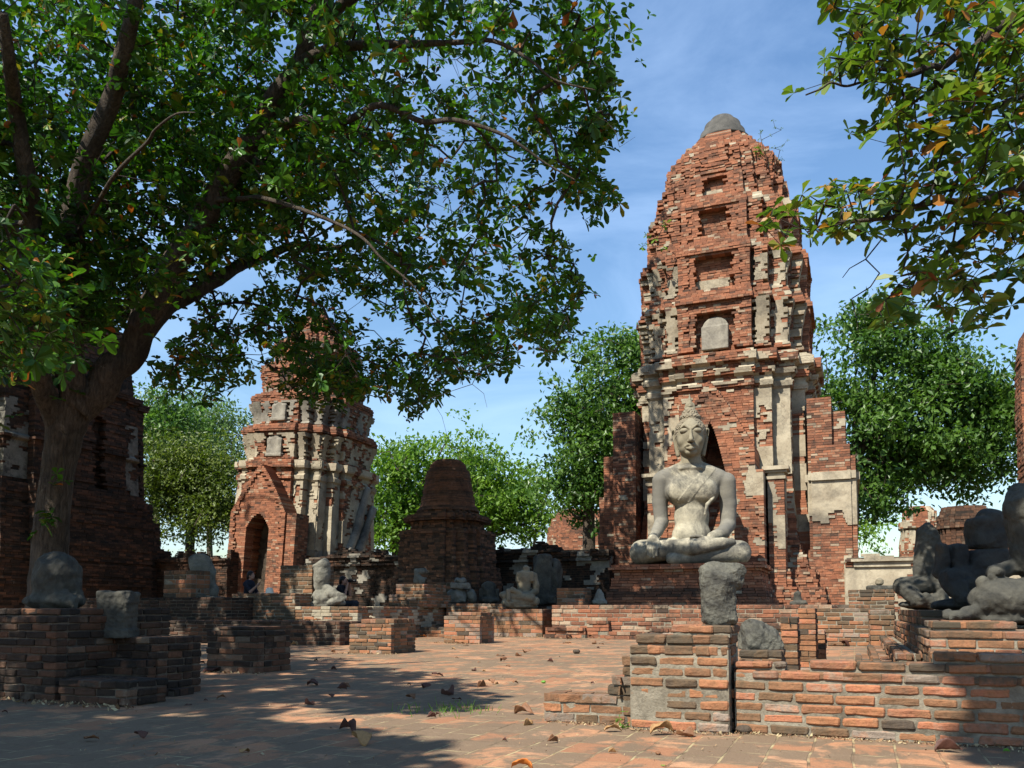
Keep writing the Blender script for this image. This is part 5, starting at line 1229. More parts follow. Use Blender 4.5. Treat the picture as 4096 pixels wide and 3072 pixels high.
def limb(px):
    p = [at(a, b, c) for a, b, c in px]; out = [p[0]]
    for q0, q1 in zip(p, p[1:]):
        L = (q1 - q0).length; out.append(q0.lerp(q1, rnd(.4, .6)) + Vector((random.gauss(0, .05), random.gauss(0, .05), random.gauss(0, .06))) * L); out.append(q1)
    return out
def halve(r):
    o = [r[0]]
    for a, b in zip(r, r[1:]): o += [(a + b) / 2, b]
    return o
def sun_hits(P):
    """picture positions where the shadow of P falls: on the paving, and on the planes of statue and tower"""
    g = P - SDIR * (P.z / SDIR.z); out = [('g', g)]
    for nm, c in (('s', BC), ('t', MC - V * 3.0), ('l', LC - V * 3.2), ('m', P5A), ('a', P3A), ('b', P4A), ('c', PFA)):
        t = (P - c).dot(V) / SDIR.dot(V); h = P - SDIR * t
        if t > 0 and h.z > -.3: out.append((nm, h))
    return out
LIT_G = [(1250, 2545), (3860, 2552), (3860, 2930), (3300, 2990), (1980, 2960), (1960, 2860), (1990, 2790), (1800, 2715), (1500, 2655), (1250, 2615)]
def keeps_light(P):
    for nm, h in sun_hits(P):
        if h.y < .5: continue
        x, y = proj(h)
        if nm == 'g' and in_poly(LIT_G, x, y): return False
        if nm == 's' and 2490 < x < 3080 and 1520 < y < 2440: return False
        if nm == 't' and 2640 < x < 3450 and 440 < y < 2440: return False
        if nm == 't' and 2420 < x <= 2640 and random.random() < .35: return False
        if nm == 'm' and 1230 < x < 2440 and 2280 < y < 2600 and random.random() < .93: return False
        if (nm == 'a' and 1370 < x < 1660 and 2440 < y < 2620) or (nm == 'b' and 1750 < x < 1990 and 2425 < y < 2580) or (nm == 'c' and 1190 < x < 1800 and 2240 < y < 2560): return False
        if nm == 'l' and 930 < x < 1560 and y > 1300 and random.random() < .8: return False
    return True

# ---- the big almond tree on the left
TB = gnd(190, 2562); TB.z = 0
ltree = thing('almond_tree', 'huge spreading almond tree with thick forked trunk filling the upper left', 'tree', TB)
tr = Acc(); seeds = []
def add_limb(acc, pts, rad, n=14, wob=.06, seed=True, org=TB):
    if len(rad) < len(pts): rad = halve(rad)
    v, f, P, Rr = tube_np(pts, rad, n, wob); acc.add(v - np.array(tuple(org)), f)
    if seed: seeds.extend([p for p in P[::2]])
Y0 = TB.y
add_limb(tr, [TB + Vector((0, 0, -.2)), at(190, 2400, Y0), at(205, 2150, Y0), at(232, 1900, Y0), at(268, 1700, Y0), at(330, 1560, Y0)], [.66, .47, .40, .38, .43, .42], 20, .07, False)
add_limb(tr, limb([(300, 1640, Y0), (400, 1560, Y0 + .2), (520, 1420, Y0 + .4), (640, 1180, Y0), (790, 920, Y0 - .6), (940, 650, Y0 - 1.2), (1100, 390, Y0 - 2), (1240, 120, Y0 - 2.6), (1360, -220, Y0 - 3)]), [.44, .41, .36, .33, .29, .26, .22, .18, .12], 16)
add_limb(tr, limb([(290, 1660, Y0), (275, 1450, Y0 - .4), (290, 1200, Y0 - .8), (290, 900, Y0 - 1.4), (360, 600, Y0 - 2), (480, 250, Y0 - 3), (560, -150, Y0 - 4)]), [.38, .32, .30, .26, .22, .18, .12], 16)
add_limb(tr, limb([(235, 1760, Y0), (175, 1560, Y0 - .6), (140, 1330, Y0 - 1.2), (150, 1050, Y0 - 1.8), (120, 760, Y0 - 2.6), (60, 420, Y0 - 3.6), (10, 50, Y0 - 5)]), [.32, .26, .23, .22, .19, .15, .10], 16)
add_limb(tr, limb([(560, 1350, Y0 + .3), (760, 1180, Y0 + 1.6), (960, 1060, Y0 + 3.0), (1180, 980, Y0 + 4.6), (1420, 980, Y0 + 5.8)]), [.26, .21, .17, .12, .06], 10)
add_limb(tr, limb([(860, 800, Y0 - 1), (1040, 790, Y0 - 2), (1240, 850, Y0 - 3.2), (1460, 960, Y0 - 4), (1640, 1130, Y0 - 4.4), (1760, 1290, Y0 - 4.6)]), [.075, .055, .04, .03, .018, .008], 8)
add_limb(tr, limb([(960, 620, Y0 - 1.2), (1220, 480, Y0 - 2.4), (1520, 420, Y0 - 3.6), (1820, 480, Y0 - 4.6), (2080, 580, Y0 - 5), (2300, 720, Y0 - 5.2)]), [.15, .10, .07, .045, .028, .012], 9)
add_limb(tr, limb([(1180, 260, Y0 - 2.4), (1480, 180, Y0 - 3.4), (1820, 170, Y0 - 4.4), (2120, 240, Y0 - 5), (2380, 360, Y0 - 5.2)]), [.14, .09, .055, .03, .012], 9)
add_limb(tr, limb([(1240, 120, Y0 - 2.6), (1560, -80, Y0 - 3.4), (1960, -120, Y0 - 4.4), (2300, 20, Y0 - 5)]), [.14, .09, .05, .02], 8)
add_limb(tr, limb([(290, 950, Y0 - 1.4), (460, 700, Y0 - 4), (620, 520, Y0 - 6.5), (780, 450, Y0 - 8)]), [.06, .04, .025, .008], 8)
add_limb(tr, limb([(140, 1000, Y0 - 1.8), (40, 900, Y0 - 4.5), (60, 820, Y0 - 7)]), [.13, .07, .02], 8)
add_limb(tr, [at(940, 650, Y0 - 1.2), Vector((-6.5, Y0 + 1, 12.5)), Vector((-7.2, Y0 + 4, 13)), Vector((-7.4, Y0 + 7, 12.5))], [.2, .16, .11, .05], 8)
tr.obj('trunk', M['bark'], ltree)
sc = 1.8517
CORE = [(x * sc, y * sc) for x, y in [(-60, -60), (1318, -60), (1325, 90), (1335, 200), (1300, 285), (1335, 435), (1240, 490), (1250, 590), (1190, 660), (1080, 690), (1100, 800), (1040, 810), (960, 720), (860, 690), (760, 640), (640, 600), (540, 560), (470, 560), (430, 640), (360, 680), (330, 620), (230, 700), (120, 760), (60, 800), (-60, 800)]]
HANG = [(700, 760, 75, 110), (740, 830, 60, 60), (590, 700, 70, 90), (650, 800, 40, 70), (830, 800, 60, 70), (900, 860, 40, 40), (470, 720, 60, 90), (400, 780, 40, 60), (360, 830, 25, 40), (500, 800, 30, 40), (1000, 770, 70, 60), (1080, 780, 30, 40), (1200, 730, 40, 60), (1230, 640, 40, 50), (1120, 690, 60, 50), (1300, 250, 40, 60), (450, 850, 25, 30), (250, 640, 80, 60), (100, 640, 90, 90), (930, 800, 50, 50)]
def depth_at(x):
    if x > 1700: return rnd(Y0 - 7.5, Y0 + 6.5)
    if x > 1100: return rnd(Y0 - 7.0, Y0 + 6.0)
    return rnd(Y0 - 9.5, Y0 + 6.0)
T = []
while len(T) < 2800:
    x, y = rnd(-110, 2500), rnd(-110, 1520)
    if not in_poly(CORE, x, y): continue
    e = vnoise(x / 210, y / 190, 4)
    if e < .36 and random.random() < .72: continue
    if x > 1500 and random.random() < .30: continue
    for _ in range(9):
        P = at(x, y, depth_at(x))
        if keeps_light(P): T.append(P); break
DENSE = [(-110, 420), (420, 300), (1150, 380), (1500, 620), (1180, 900), (880, 1050), (640, 1230), (430, 1330), (250, 1480), (-110, 1500)]
c_ = 0
while c_ < 700:
    x, y = rnd(-110, 1500), rnd(300, 1500)
    if not in_poly(DENSE, x, y): continue
    for _ in range(5):
        P = at(x, y, rnd(Y0 - 5.5, Y0 + 2))
        if keeps_light(P): T.append(P); c_ += 1; break
for (x, y, rx, ry) in HANG:
    for _ in range(int(rx * ry / 95) + 4):
        a, r_ = rnd(0, 6.28), math.sqrt(random.random()); xx, yy = (x + rx * r_ * math.cos(a)) * sc, (y + ry * r_ * math.sin(a)) * sc
        for _ in range(8):
            P = at(xx, yy, rnd(Y0 - 8, Y0 + 6))
            if keeps_light(P): T.append(P); break
# the part of the crown that shades the stupa, the wall and the old hall
T += [at(200 + rnd(-25, 25), 2090 + rnd(-30, 30), Y0 - .62) for _ in range(5)] + [at(255, 1925, Y0 - .7)]
n0 = len(T); tries = 0
while len(T) < n0 + 420 and tries < 20000:
    tries += 1
    x, y = rnd(1230, 2420), rnd(1850, 2400)
    if x > 1560 and x < 2000 or y > 2130:
        q0 = at(x, y, 29.0) + SDIR * (rnd(7.5, 12.5) / SDIR.z)
        xx, yy = proj(q0)
        if in_poly(CORE, xx, yy) and keeps_light(q0): T.append(q0)
# leaves hanging just sunward of the limbs
lim_pts = [Vector(tuple(p)) for p in seeds[::2]]; n_ = 0; tries = 0
while n_ < 420 and tries < 9000:
    tries += 1; p = random.choice(lim_pts); q0 = p + SDIR * rnd(.5, 3.5) + Vector((random.gauss(0, .3), random.gauss(0, .3), random.gauss(0, .25)))
    if keeps_light(q0) and q0.z > 4: T.append(q0); n_ += 1
# crown outside the picture (left and above)
n1 = len(T)
while len(T) < n1 + 700:
    P = Vector((rnd(-22, 2), rnd(7, 29), rnd(5.5, 18))); x, y = proj(P)
    if (x < -100 or y < -110) and ((P.x + 10) / 12) ** 2 + ((P.y - 18) / 11.5) ** 2 + ((P.z - 9) / 9.5) ** 2 < 1 and keeps_light(P): T.append(P)
n2 = len(T); tries = 0
while len(T) < n2 + 520 and tries < 40000:
    tries += 1
    q0 = (at(rnd(-60, 620), rnd(1200, 2450), random.choice((Y0 - .5, 33.0, 33.0))) + SDIR * (rnd(5.0, 14.0) / SDIR.z)); xx, yy = proj(q0)
    if (xx < -60 or in_poly(CORE, xx, yy)) and q0.y > 1 and q0.z < 19 and keeps_light(q0): T.append(q0)
bare = [at(x * sc, y * sc, Y0 - 4.6 + rnd(-.3, .3)) for x, y in [(1310, 262), (1330, 285), (1345, 300), (1372, 296), (1338, 318), (1300, 240), (1000, 800), (1020, 830), (1045, 850), (1052, 880), (1035, 800), (930, 860), (955, 900), (968, 950), (905, 880), (1225, 680), (1245, 660), (1200, 760), (1235, 745), (340, 860), (455, 870)]]
A, par, rad, order = grow([tuple(x) for x in seeds], T + bare, .38, .12, .0055, .06, .42, len(bare))
ta = Acc(); twig_mesh(ta, A - np.array(tuple(TB)), par, rad); ta.obj('twigs', M['twig'], ltree)
lf = Acc(); P = np.array([tuple(x) for x in T])
extra = P[RNG.random(len(P)) < .62] + RNG.normal(size=(int(1e5), 3))[:0].sum() 
ex = np.concatenate([P[RNG.random(len(P)) < .8], P[RNG.random(len(P)) < .3]]); ex = ex + RNG.normal(size=ex.shape) * np.array([.28, .28, .20])
P = np.concatenate([P, ex]); n = len(P)
big = np.array([1.5 if (proj(p)[0] < -100 or proj(p)[1] < -100) else 1.0 for p in P])
up = np.array([0, 0, .75]) + RNG.normal(size=(n, 3)) * .45
rosettes(lf, P - np.array(tuple(TB)), RNG.uniform(.195, .28, n) * np.where(big > 1, 1.3, 1.0), RNG.integers(5, 9, n), up, np.clip(RNG.normal(.50, .22, n), 0, .92), (-.15, .75), .022)
lf.obj('crown', M['leaf_almond'], ltree, smooth=False)

# ---- unseen almond tree off the left edge, crown laid out to shade the left pedestals
SB = Vector((-11.5, 3.5, 0))
stree = thing('almond_tree', 'almond tree standing just outside the left edge of the picture, shading the left pedestals', 'tree', SB)
tr = Acc(); seeds = []
top = Vector((-10.8, 4.2, 5.2))
add_limb(tr, [SB + Vector((0, 0, -.2)), SB + Vector((.1, .1, 1.5)), SB + Vector((.3, .4, 3.4)), top], [.6, .45, .40, .36], 14, .06, False, SB)
for e_ in ((-7, 1, 8), (-6, 7, 8.5), (-9, 10, 9), (-12, 1, 9), (-5, -4, 8), (-7, 4, 9.5)):
    e_ = Vector(e_); add_limb(tr, [top, top.lerp(e_, .5) + Vector((0, 0, .6)), e_], [.26, .16, .05], 8, .05, True, SB)
tr.obj('trunk', M['bark'], stree)
SHADE = [([(-200, 2470), (900, 2470), (1180, 2560), (1400, 2650), (1560, 2700), (1880, 2780), (1930, 2825), (1560, 2850), (1180, 2815), (760, 2850), (-200, 2900)], 950, .93), ([(-300, 2880), (700, 2890), (1250, 2950), (1500, 3072), (1200, 3160), (-300, 3160)], 420, .8)]
T = []
for poly, num, _p in SHADE:
    c = 0; tries = 0
    xs = [p[0] for p in poly]; ys = [p[1] for p in poly]
    while c < num and tries < 60000:
        tries += 1
        x, y = rnd(min(xs), max(xs)), rnd(min(ys), max(ys))
        if not in_poly(poly, x, y) or vnoise(x / 160, y / 45, 7) < (.22 if num > 500 else .42): continue
        g = gnd(x, y)
        if g.y > 17: continue
        if random.random() > (12 / g.y) ** -1.2 : continue
        q0 = g + Vector((0, 0, random.choice((0, 0, rnd(0, 1.1))))) + SDIR * (rnd(5.0, 8.5) / SDIR.z)
        xx, yy = proj(q0)
        if (q0.y > .3 and -60 < xx < 4200 and -60 < yy < 3100) or not keeps_light(q0): continue
        T.append(q0); c += 1
A, par, rad, order = grow([tuple(x) for x in seeds], T)
ta = Acc(); twig_mesh(ta, A - np.array(tuple(SB)), par, rad); ta.obj('twigs', M['twig'], stree)
P = np.array([tuple(x) for x in T]); n = len(P); lf = Acc()
rosettes(lf, P - np.array(tuple(SB)), RNG.uniform(.22, .32, n), RNG.integers(7, 11, n), np.array([0, 0, 1.0]) + RNG.normal(size=(n, 3)) * .3, np.full(n, .4), (-.1, .4), .02)
lf.obj('crown', M['leaf_almond'], stree, smooth=False)

# ---- the almond tree reaching in from the right
RBp = Vector((9.2, 7.2, 0))
rtree = thing('almond_tree', 'almond tree branches with yellowing leaves reaching in at the upper right', 'tree', RBp)
tr = Acc(); seeds = []; YR = 8.6
add_limb(tr, [RBp + Vector((0, 0, -.2)), RBp + Vector((0, 0, 2)), RBp + Vector((-.2, .2, 4)), RBp + Vector((-.3, .4, 6))], [.5, .38, .34, .3], 14, .06, False, RBp)
jn = RBp + Vector((-.25, .3, 4.6))
for pts, rr in (([(4400, 20, YR - .2), (4096, 54, YR), (3964, 127, YR), (3868, 211, YR), (3772, 265, YR - .1), (3651, 295, YR - .2), (3573, 289, YR - .3), (3506, 277, YR - .3)], [.085, .065, .055, .048, .042, .034, .026, .016]),
                ([(4400, 560, YR + .2), (4096, 741, YR + .1), (3934, 802, YR), (3766, 802, YR), (3663, 826, YR), (3542, 874, YR - .1), (3337, 892, YR - .2), (3229, 928, YR - .3)], [.08, .05, .04, .033, .028, .022, .016, .010]),
                ([(4400, 800, YR + .4), (4120, 860, YR + .4), (3960, 900, YR + .4), (3800, 1000, YR + .5), (3700, 1080, YR + .5)], [.07, .045, .034, .024, .012]),
                ([(3651, 295, YR - .2), (3480, 320, YR - .3), (3325, 331, YR - .4), (3223, 380, YR - .4)], [.022, .015, .011, .008]),
                ([(4300, 300, YR + .6), (4096, 380, YR + .6), (3950, 440, YR + .6), (3800, 470, YR + .6)], [.06, .045, .03, .014])):
    p = limb(pts); add_limb(tr, p, rr, 7, .06, True, RBp)
    if pts[0][0] > 4250: add_limb(tr, [jn, (jn + p[0]) / 2 + Vector((0, 0, .2)), p[0]], [.16, .12, rr[0]], 8, .05, True, RBp)
for e_ in ((3.2, 1.5, 7.0), (5.5, 3.5, 8.5), (8.5, 3, 9), (3.6, 5.0, 8.8)):
    e_ = Vector(e_); add_limb(tr, [jn, jn.lerp(e_, .5) + Vector((0, 0, .7)), e_], [.15, .1, .04], 7, .05, True, RBp)
tr.obj('trunk', M['bark'], rtree)
RM = [(x * sc, y * sc) for x, y in [(1785, -60), (1800, 60), (1765, 110), (1692, 195), (1715, 212), (1800, 175), (1870, 180), (1905, 235), (1845, 265), (1828, 300), (1890, 300), (1960, 290), (1900, 345), (1865, 395), (1760, 398), (1690, 425), (1640, 490), (1620, 530), (1660, 545), (1730, 525), (1800, 500), (1850, 530), (1950, 490), (1945, 560), (1890, 640), (1905, 715), (1990, 690), (2060, 730), (2135, 745), (2150, 690), (2260, 600), (2260, -60)]]
T = []
while len(T) < 640:
    x, y = rnd(2950, 4180), rnd(-100, 1420)
    if not in_poly(RM, x, y) or (vnoise(x / 130, y / 120, 2) < .36 and random.random() < .75): continue
    if y > 950 and random.random() < .35: continue
    T.append(at(x, y, rnd(YR - .9, YR + 1.3)))
nvis = len(T)
# branches above the picture that shade the right-hand torsos and the wall end
SH2 = [[(3560, 2080), (4200, 1900), (4200, 2540), (3560, 2540)], [(3880, 2560), (4300, 2560), (4300, 2960), (3920, 2950)]]
for poly, YY, num in ((SH2[0], 8.5, 430), (SH2[1], 5.0, 170)):
    c = 0; tries = 0
    while c < num and tries < 20000:
        tries += 1; x, y = rnd(3560, 4300), rnd(1900, 2960)
        if not in_poly(poly, x, y) or vnoise(x / 90, y / 70, 12) < (.24 if YY > 6 else .36): continue
        q0 = at(x, y, YY + rnd(-1, 1)) + SDIR * (rnd(5.2, 8.0) / SDIR.z); xx, yy = proj(q0)
        if q0.y > .3 and -60 < xx < 4200 and -60 < yy < 3100: continue
        T.append(q0); c += 1
bare = [at(x * sc, y * sc, YR + .3) for x, y in [(1820, 600), (1840, 645), (1850, 690), (1835, 580), (1870, 560), (1880, 620), (1900, 590), (1855, 720), (1930, 660)]]
A, par, rad, order = grow([tuple(x) for x in seeds], T + bare, .3, .08, .0042, .04, .42)
ta = Acc(); twig_mesh(ta, A - np.array(tuple(RBp)), par, rad); ta.obj('twigs', M['twig'], rtree)
lf = Acc(); P = np.array([tuple(x) for x in T]); n = len(P)
sz = RNG.uniform(.145, .21, n); sz[nvis:] = RNG.uniform(.2, .28, n - nvis)
rosettes(lf, P - np.array(tuple(RBp)), sz, RNG.integers(5, 9, n), np.array([-.1, -.1, .8]) + RNG.normal(size=(n, 3)) * .4, np.clip(RNG.normal(.5, .2, n), 0, .8), (-.2, .7), .055)
lf.obj('crown', M['leaf_right'], rtree, smooth=False)

# ---- trees behind the ruins
def bg_tree(name, label, px, Y, ells, n_cl, n_leaf, ls, mat, trunk_top, tr_r, cl_r=.55, tint=.5, cat='tree', drop=.55):
    B0 = at(px, HORIZ, Y); B0.z = 0
    root = thing(name, label, cat, B0)
    ells = [(e[0], e[1], e[2] * .86, e[3] * .86) for e in ells]
    w = np.array([e[2] * e[3] for e in ells], float); w /= w.sum(); cl = []
    lobes = []
    while len(lobes) < max(10, n_cl // 11):
        x, y, rx, ry = ells[RNG.choice(len(ells), p=w)]
        a = rnd(0, 6.28); r_ = random.random() ** .42; dz = rnd(-1, 1) * math.sqrt(max(0, 1 - r_ * r_)); rm = rx / 3276 * Y * .8
        lobes.append((at(x + rx * r_ * math.cos(a), y + ry * r_ * math.sin(a), Y + dz * rm), RNG.normal(tint, .17), rnd(.7, 1.35)))
    ct = []
    while len(cl) < n_cl:
        c_, t_, s_ = random.choice(lobes); q_ = Vector((random.gauss(0, 1), random.gauss(0, 1), random.gauss(0, .55))) * (.021 * Y * s_)
        cl.append(c_ + q_); ct.append(t_ + random.gauss(0, .10) + .10 * q_.z)
    tr = Acc(); sd = []
    tp = at(*trunk_top, Y)
    v, f, P, Rr = tube_np([B0, B0.lerp(tp, .5) + Vector((rnd(-.2, .2), 0, 0)), tp], [tr_r * 1.3, tr_r, tr_r * .7], 9, .05); tr.add(v - np.array(tuple(B0)), f); sd += list(P)
    for e in ells[:7]:
        q_ = at(e[0], e[1], Y + rnd(-.4, .4)); st_ = B0.lerp(tp, rnd(.65, 1)); v, f, P, Rr = tube_np([st_, st_.lerp(q_, .5) + Vector((0, 0, -.3)), q_], [tr_r * .55, tr_r * .38, tr_r * .15], 6, .05); tr.add(v - np.array(tuple(B0)), f); sd += list(P)
    A, par, rad, order = grow([tuple(x) for x in sd], cl[::3], 1.0, .05, .02, .16, .4); twig_mesh(tr, A - np.array(tuple(B0)), par, rad, 3)
    tr.obj('trunk', M['bark'], root)
    C_ = np.array([tuple(c) for c in cl]); k = n_leaf
    P = np.repeat(C_, k, 0); off = RNG.normal(size=(len(P), 3)) * cl_r * np.array([1, 1, .55]); P = P + off
    L = len(P); X = RNG.normal(size=(L, 3)); X[:, 2] -= drop; X /= np.linalg.norm(X, axis=1)[:, None]; Z = RNG.normal(size=(L, 3)) * .7 + np.array([0, -.25, .8]); Yv = np.cross(Z, X); Yv /= np.linalg.norm(Yv, axis=1)[:, None]; Z = np.cross(X, Yv)
    sz = ls * RNG.uniform(.6, 1.3, L)
    tmpl = np.array([(-.5, 0, 0), (0, .26, .05), (.5, 0, -.06), (0, -.26, .05)])
    V_ = P[:, None] + sz[:, None, None] * (tmpl[None, :, 0:1] * X[:, None] + tmpl[None, :, 1:2] * Yv[:, None] + tmpl[None, :, 2:3] * Z[:, None])
    t = np.clip(np.repeat(np.array(ct), k) + RNG.normal(size=L) * .14, 0, 1)
    la = Acc(); la.add(V_.reshape(-1, 3) - np.array(tuple(B0)), np.arange(L * 4).reshape(L, 4), np.repeat(t, 4)); la.obj('crown', mat, root, smooth=False)
    return root
E = lambda l: [(x * sc, y * sc, rx * sc, ry * sc) for x, y, rx, ry in l]
bg_tree('broadleaf_tree', 'large dark green broadleaf tree right of the tall tower', 1825 * sc, 40, E([(1900, 740, 105, 65), (1850, 830, 80, 80), (1960, 830, 110, 90), (2080, 800, 95, 75), (2130, 900, 85, 75), (1900, 940, 80, 90), (2000, 980, 110, 80), (2100, 1000, 90, 60), (1880, 1060, 60, 50), (1930, 1085, 50, 35), (1880, 690, 45, 30), (2180, 850, 40, 50), (2190, 960, 35, 55), (1960, 1120, 25, 25)]), 1150, 30, .31, M['leaf_dark'], (1850 * sc, 960 * sc), .42, .42, tint=.58)
bg_tree('broadleaf_tree', 'dark green broadleaf tree half hidden behind the left side of the tall tower', 1270 * sc, 44, E([(1352, 770, 50, 60), (1268, 890, 60, 55), (1225, 945, 42, 34), (1340, 880, 55, 90), (1262, 1050, 60, 55), (1236, 1110, 40, 24), (1310, 1000, 55, 80), (1355, 1080, 40, 50)]), 660, 32, .31, M['leaf_dark'], (1270 * sc, 1020 * sc), .35, .40, tint=.66)
bg_tree('leafy_tree', 'bright green bushy tree behind the dark stupa, on its left', 860 * sc, 58, E([(850, 1050, 70, 90), (880, 1000, 60, 60), (930, 1010, 60, 60), (830, 1120, 50, 60), (900, 1090, 70, 70), (960, 960, 40, 25)]), 400, 32, .36, M['leaf_mid'], (860 * sc, 1080 * sc), .3, .52, tint=.6)
bg_tree('leafy_tree', 'bright green bushy tree behind the dark stupa, on its right', 1050 * sc, 60, E([(1020, 1000, 55, 45), (1060, 1050, 60, 60), (1100, 1090, 60, 70), (1150, 1120, 45, 45), (1040, 1110, 60, 60), (990, 980, 40, 30)]), 400, 32, .36, M['leaf_mid'], (1060 * sc, 1090 * sc), .3, .52, tint=.6)
bg_tree('round_bush_tree', 'dense olive green rounded bush between the left ruin and the leaning tower', 415 * sc, 50, E([(415, 1070, 105, 105), (380, 1020, 65, 60), (450, 1030, 60, 60), (400, 1130, 85, 50), (470, 1110, 45, 60), (350, 1060, 45, 70)]), 620, 44, .24, M['leaf_olive'], (415 * sc, 1100 * sc), .3, .50, tint=.5, drop=0)
bg_tree('feathery_tree', 'pale feathery tree behind the olive bush', 460 * sc, 66, E([(450, 895, 65, 30), (430, 930, 60, 35), (490, 950, 45, 50), (460, 990, 65, 40), (510, 1000, 25, 45), (400, 960, 40, 40)]), 230, 34, .34, M['leaf_pale'], (455 * sc, 960 * sc), .22, .72, tint=.5)
bg_tree('broadleaf_tree', 'darker tree between the left ruin and the pale feathery tree', 335 * sc, 58, E([(325, 895, 45, 40), (350, 930, 40, 40), (310, 950, 35, 45), (360, 900, 30, 25)]), 190, 34, .34, M['leaf_dark'], (330 * sc, 930 * sc), .25, .6, tint=.6)
bg_tree('young_tree', 'small light green tree seen low beside the tall tower, on its right', 1845 * sc, 62, E([(1845, 1145, 16, 30), (1860, 1160, 18, 14)]), 40, 30, .34, M['leaf_mid'], (1845 * sc, 1150 * sc), .1, .5, tint=.8)
# bare tree
c = at(2140, HORIZ, 62); c.z = 0
bt = thing('bare_tree', 'thin leafless tree with pale grey twigs right of the dark stupa', 'tree', c)
v, f, P, Rr = tube_np([c, at(2130, 2250, 62), at(2150, 2080, 62)], [.16, .12, .07], 7, .04); ta = Acc(); ta.add(v - np.array(tuple(c)), f)
A, par, rad, order = grow([tuple(p) for p in P], [at(2145 + random.gauss(0, 38), rnd(1900, 2130), 62 + rnd(-1, 1)) for _ in range(70)], .8, -.05, .016, .06, .42)
twig_mesh(ta, A - np.array(tuple(c)), par, rad, 4); ta.obj('branches', flat('pale_twig', (.26, .22, .19), .9, .2, 4), bt)
# far belt of trees on the horizon
va = Acc(); L = 9000; P = np.stack([RNG.uniform(-220, 260, L), RNG.uniform(190, 240, L), np.abs(RNG.normal(size=L)) * 3.0 + 1], -1); P[:, 2] += 2.0 * np.sin(P[:, 0] * .11) + 2
X = RNG.normal(size=(L, 3)); X /= np.linalg.norm(X, axis=1)[:, None]; Yv = np.cross(X, RNG.normal(size=(L, 3))); Yv /= np.linalg.norm(Yv, axis=1)[:, None]
V_ = P[:, None] + 2.2 * (np.array([-.5, 0, .5, 0])[None, :, None] * X[:, None] + np.array([0, .3, 0, -.3])[None, :, None] * Yv[:, None])
va.add(V_.reshape(-1, 3), np.arange(L * 4).reshape(L, 4), np.repeat(RNG.uniform(.2, .7, L), 4)); o = va.obj('distant_woods', M['leaf_mid'], None, smooth=False); tag(o, kind='stuff')
# sapling and sprigs growing on the tall tower
def sprig(name, label, p0, tips, leaf, nl, mat, r=.012, cat='plant'):
    root = thing(name, label, cat, p0); A, par, rad, order = grow([tuple(p0)], tips, .25, .02, r * .4, r * 2, .5)
    ta = Acc(); twig_mesh(ta, A - np.array(tuple(p0)), par, rad, 4); ta.obj('stem', M['twig'], root)
    P = A[1:]; P = np.repeat(P, 2, 0) + RNG.normal(size=(2 * len(P), 3)) * .03; n = len(P); la = Acc()
    rosettes(la, P - np.array(tuple(p0)), np.full(n, leaf), np.full(n, nl), np.array([0, -.2, 1.0]) + RNG.normal(size=(n, 3)) * .4, RNG.uniform(.3, .7, n), (-.3, .8)); la.obj('leaves', mat, root, smooth=False)
TY = 28.9
sprig('sapling', 'thin feathery sapling growing from the top right of the tall tower', at(3068, 700, TY), [at(x, y, TY + rnd(-.3, .3)) for x, y in [(3092, 480), (3085, 540), (3050, 520), (3125, 520), (3045, 560), (3120, 600), (3148, 560), (3110, 640), (3130, 635), (3055, 600), (3085, 590), (3075, 650), (3100, 510), (3040, 535), (3135, 580)]], .085, 3, M['leaf_pale'])
sprig('shrub_tuft', 'little green tuft in a crack below the dark cap of the tall tower', at(3030, 640, TY), [at(x, y, TY - .1) for x, y in [(3020, 610), (3040, 600), (3050, 620), (3030, 590)]], .12, 4, M['leaf_mid'])
sprig('hanging_vine', 'small vine with round leaves on the left edge of the tall tower', at(2640, 900, 28.6), [at(x, y, 28.3) for x, y in [(2600, 950), (2575, 980), (2570, 990), (2625, 955), (2660, 890), (2660, 990), (2590, 940)]], .17, 3, M['leaf_mid'])
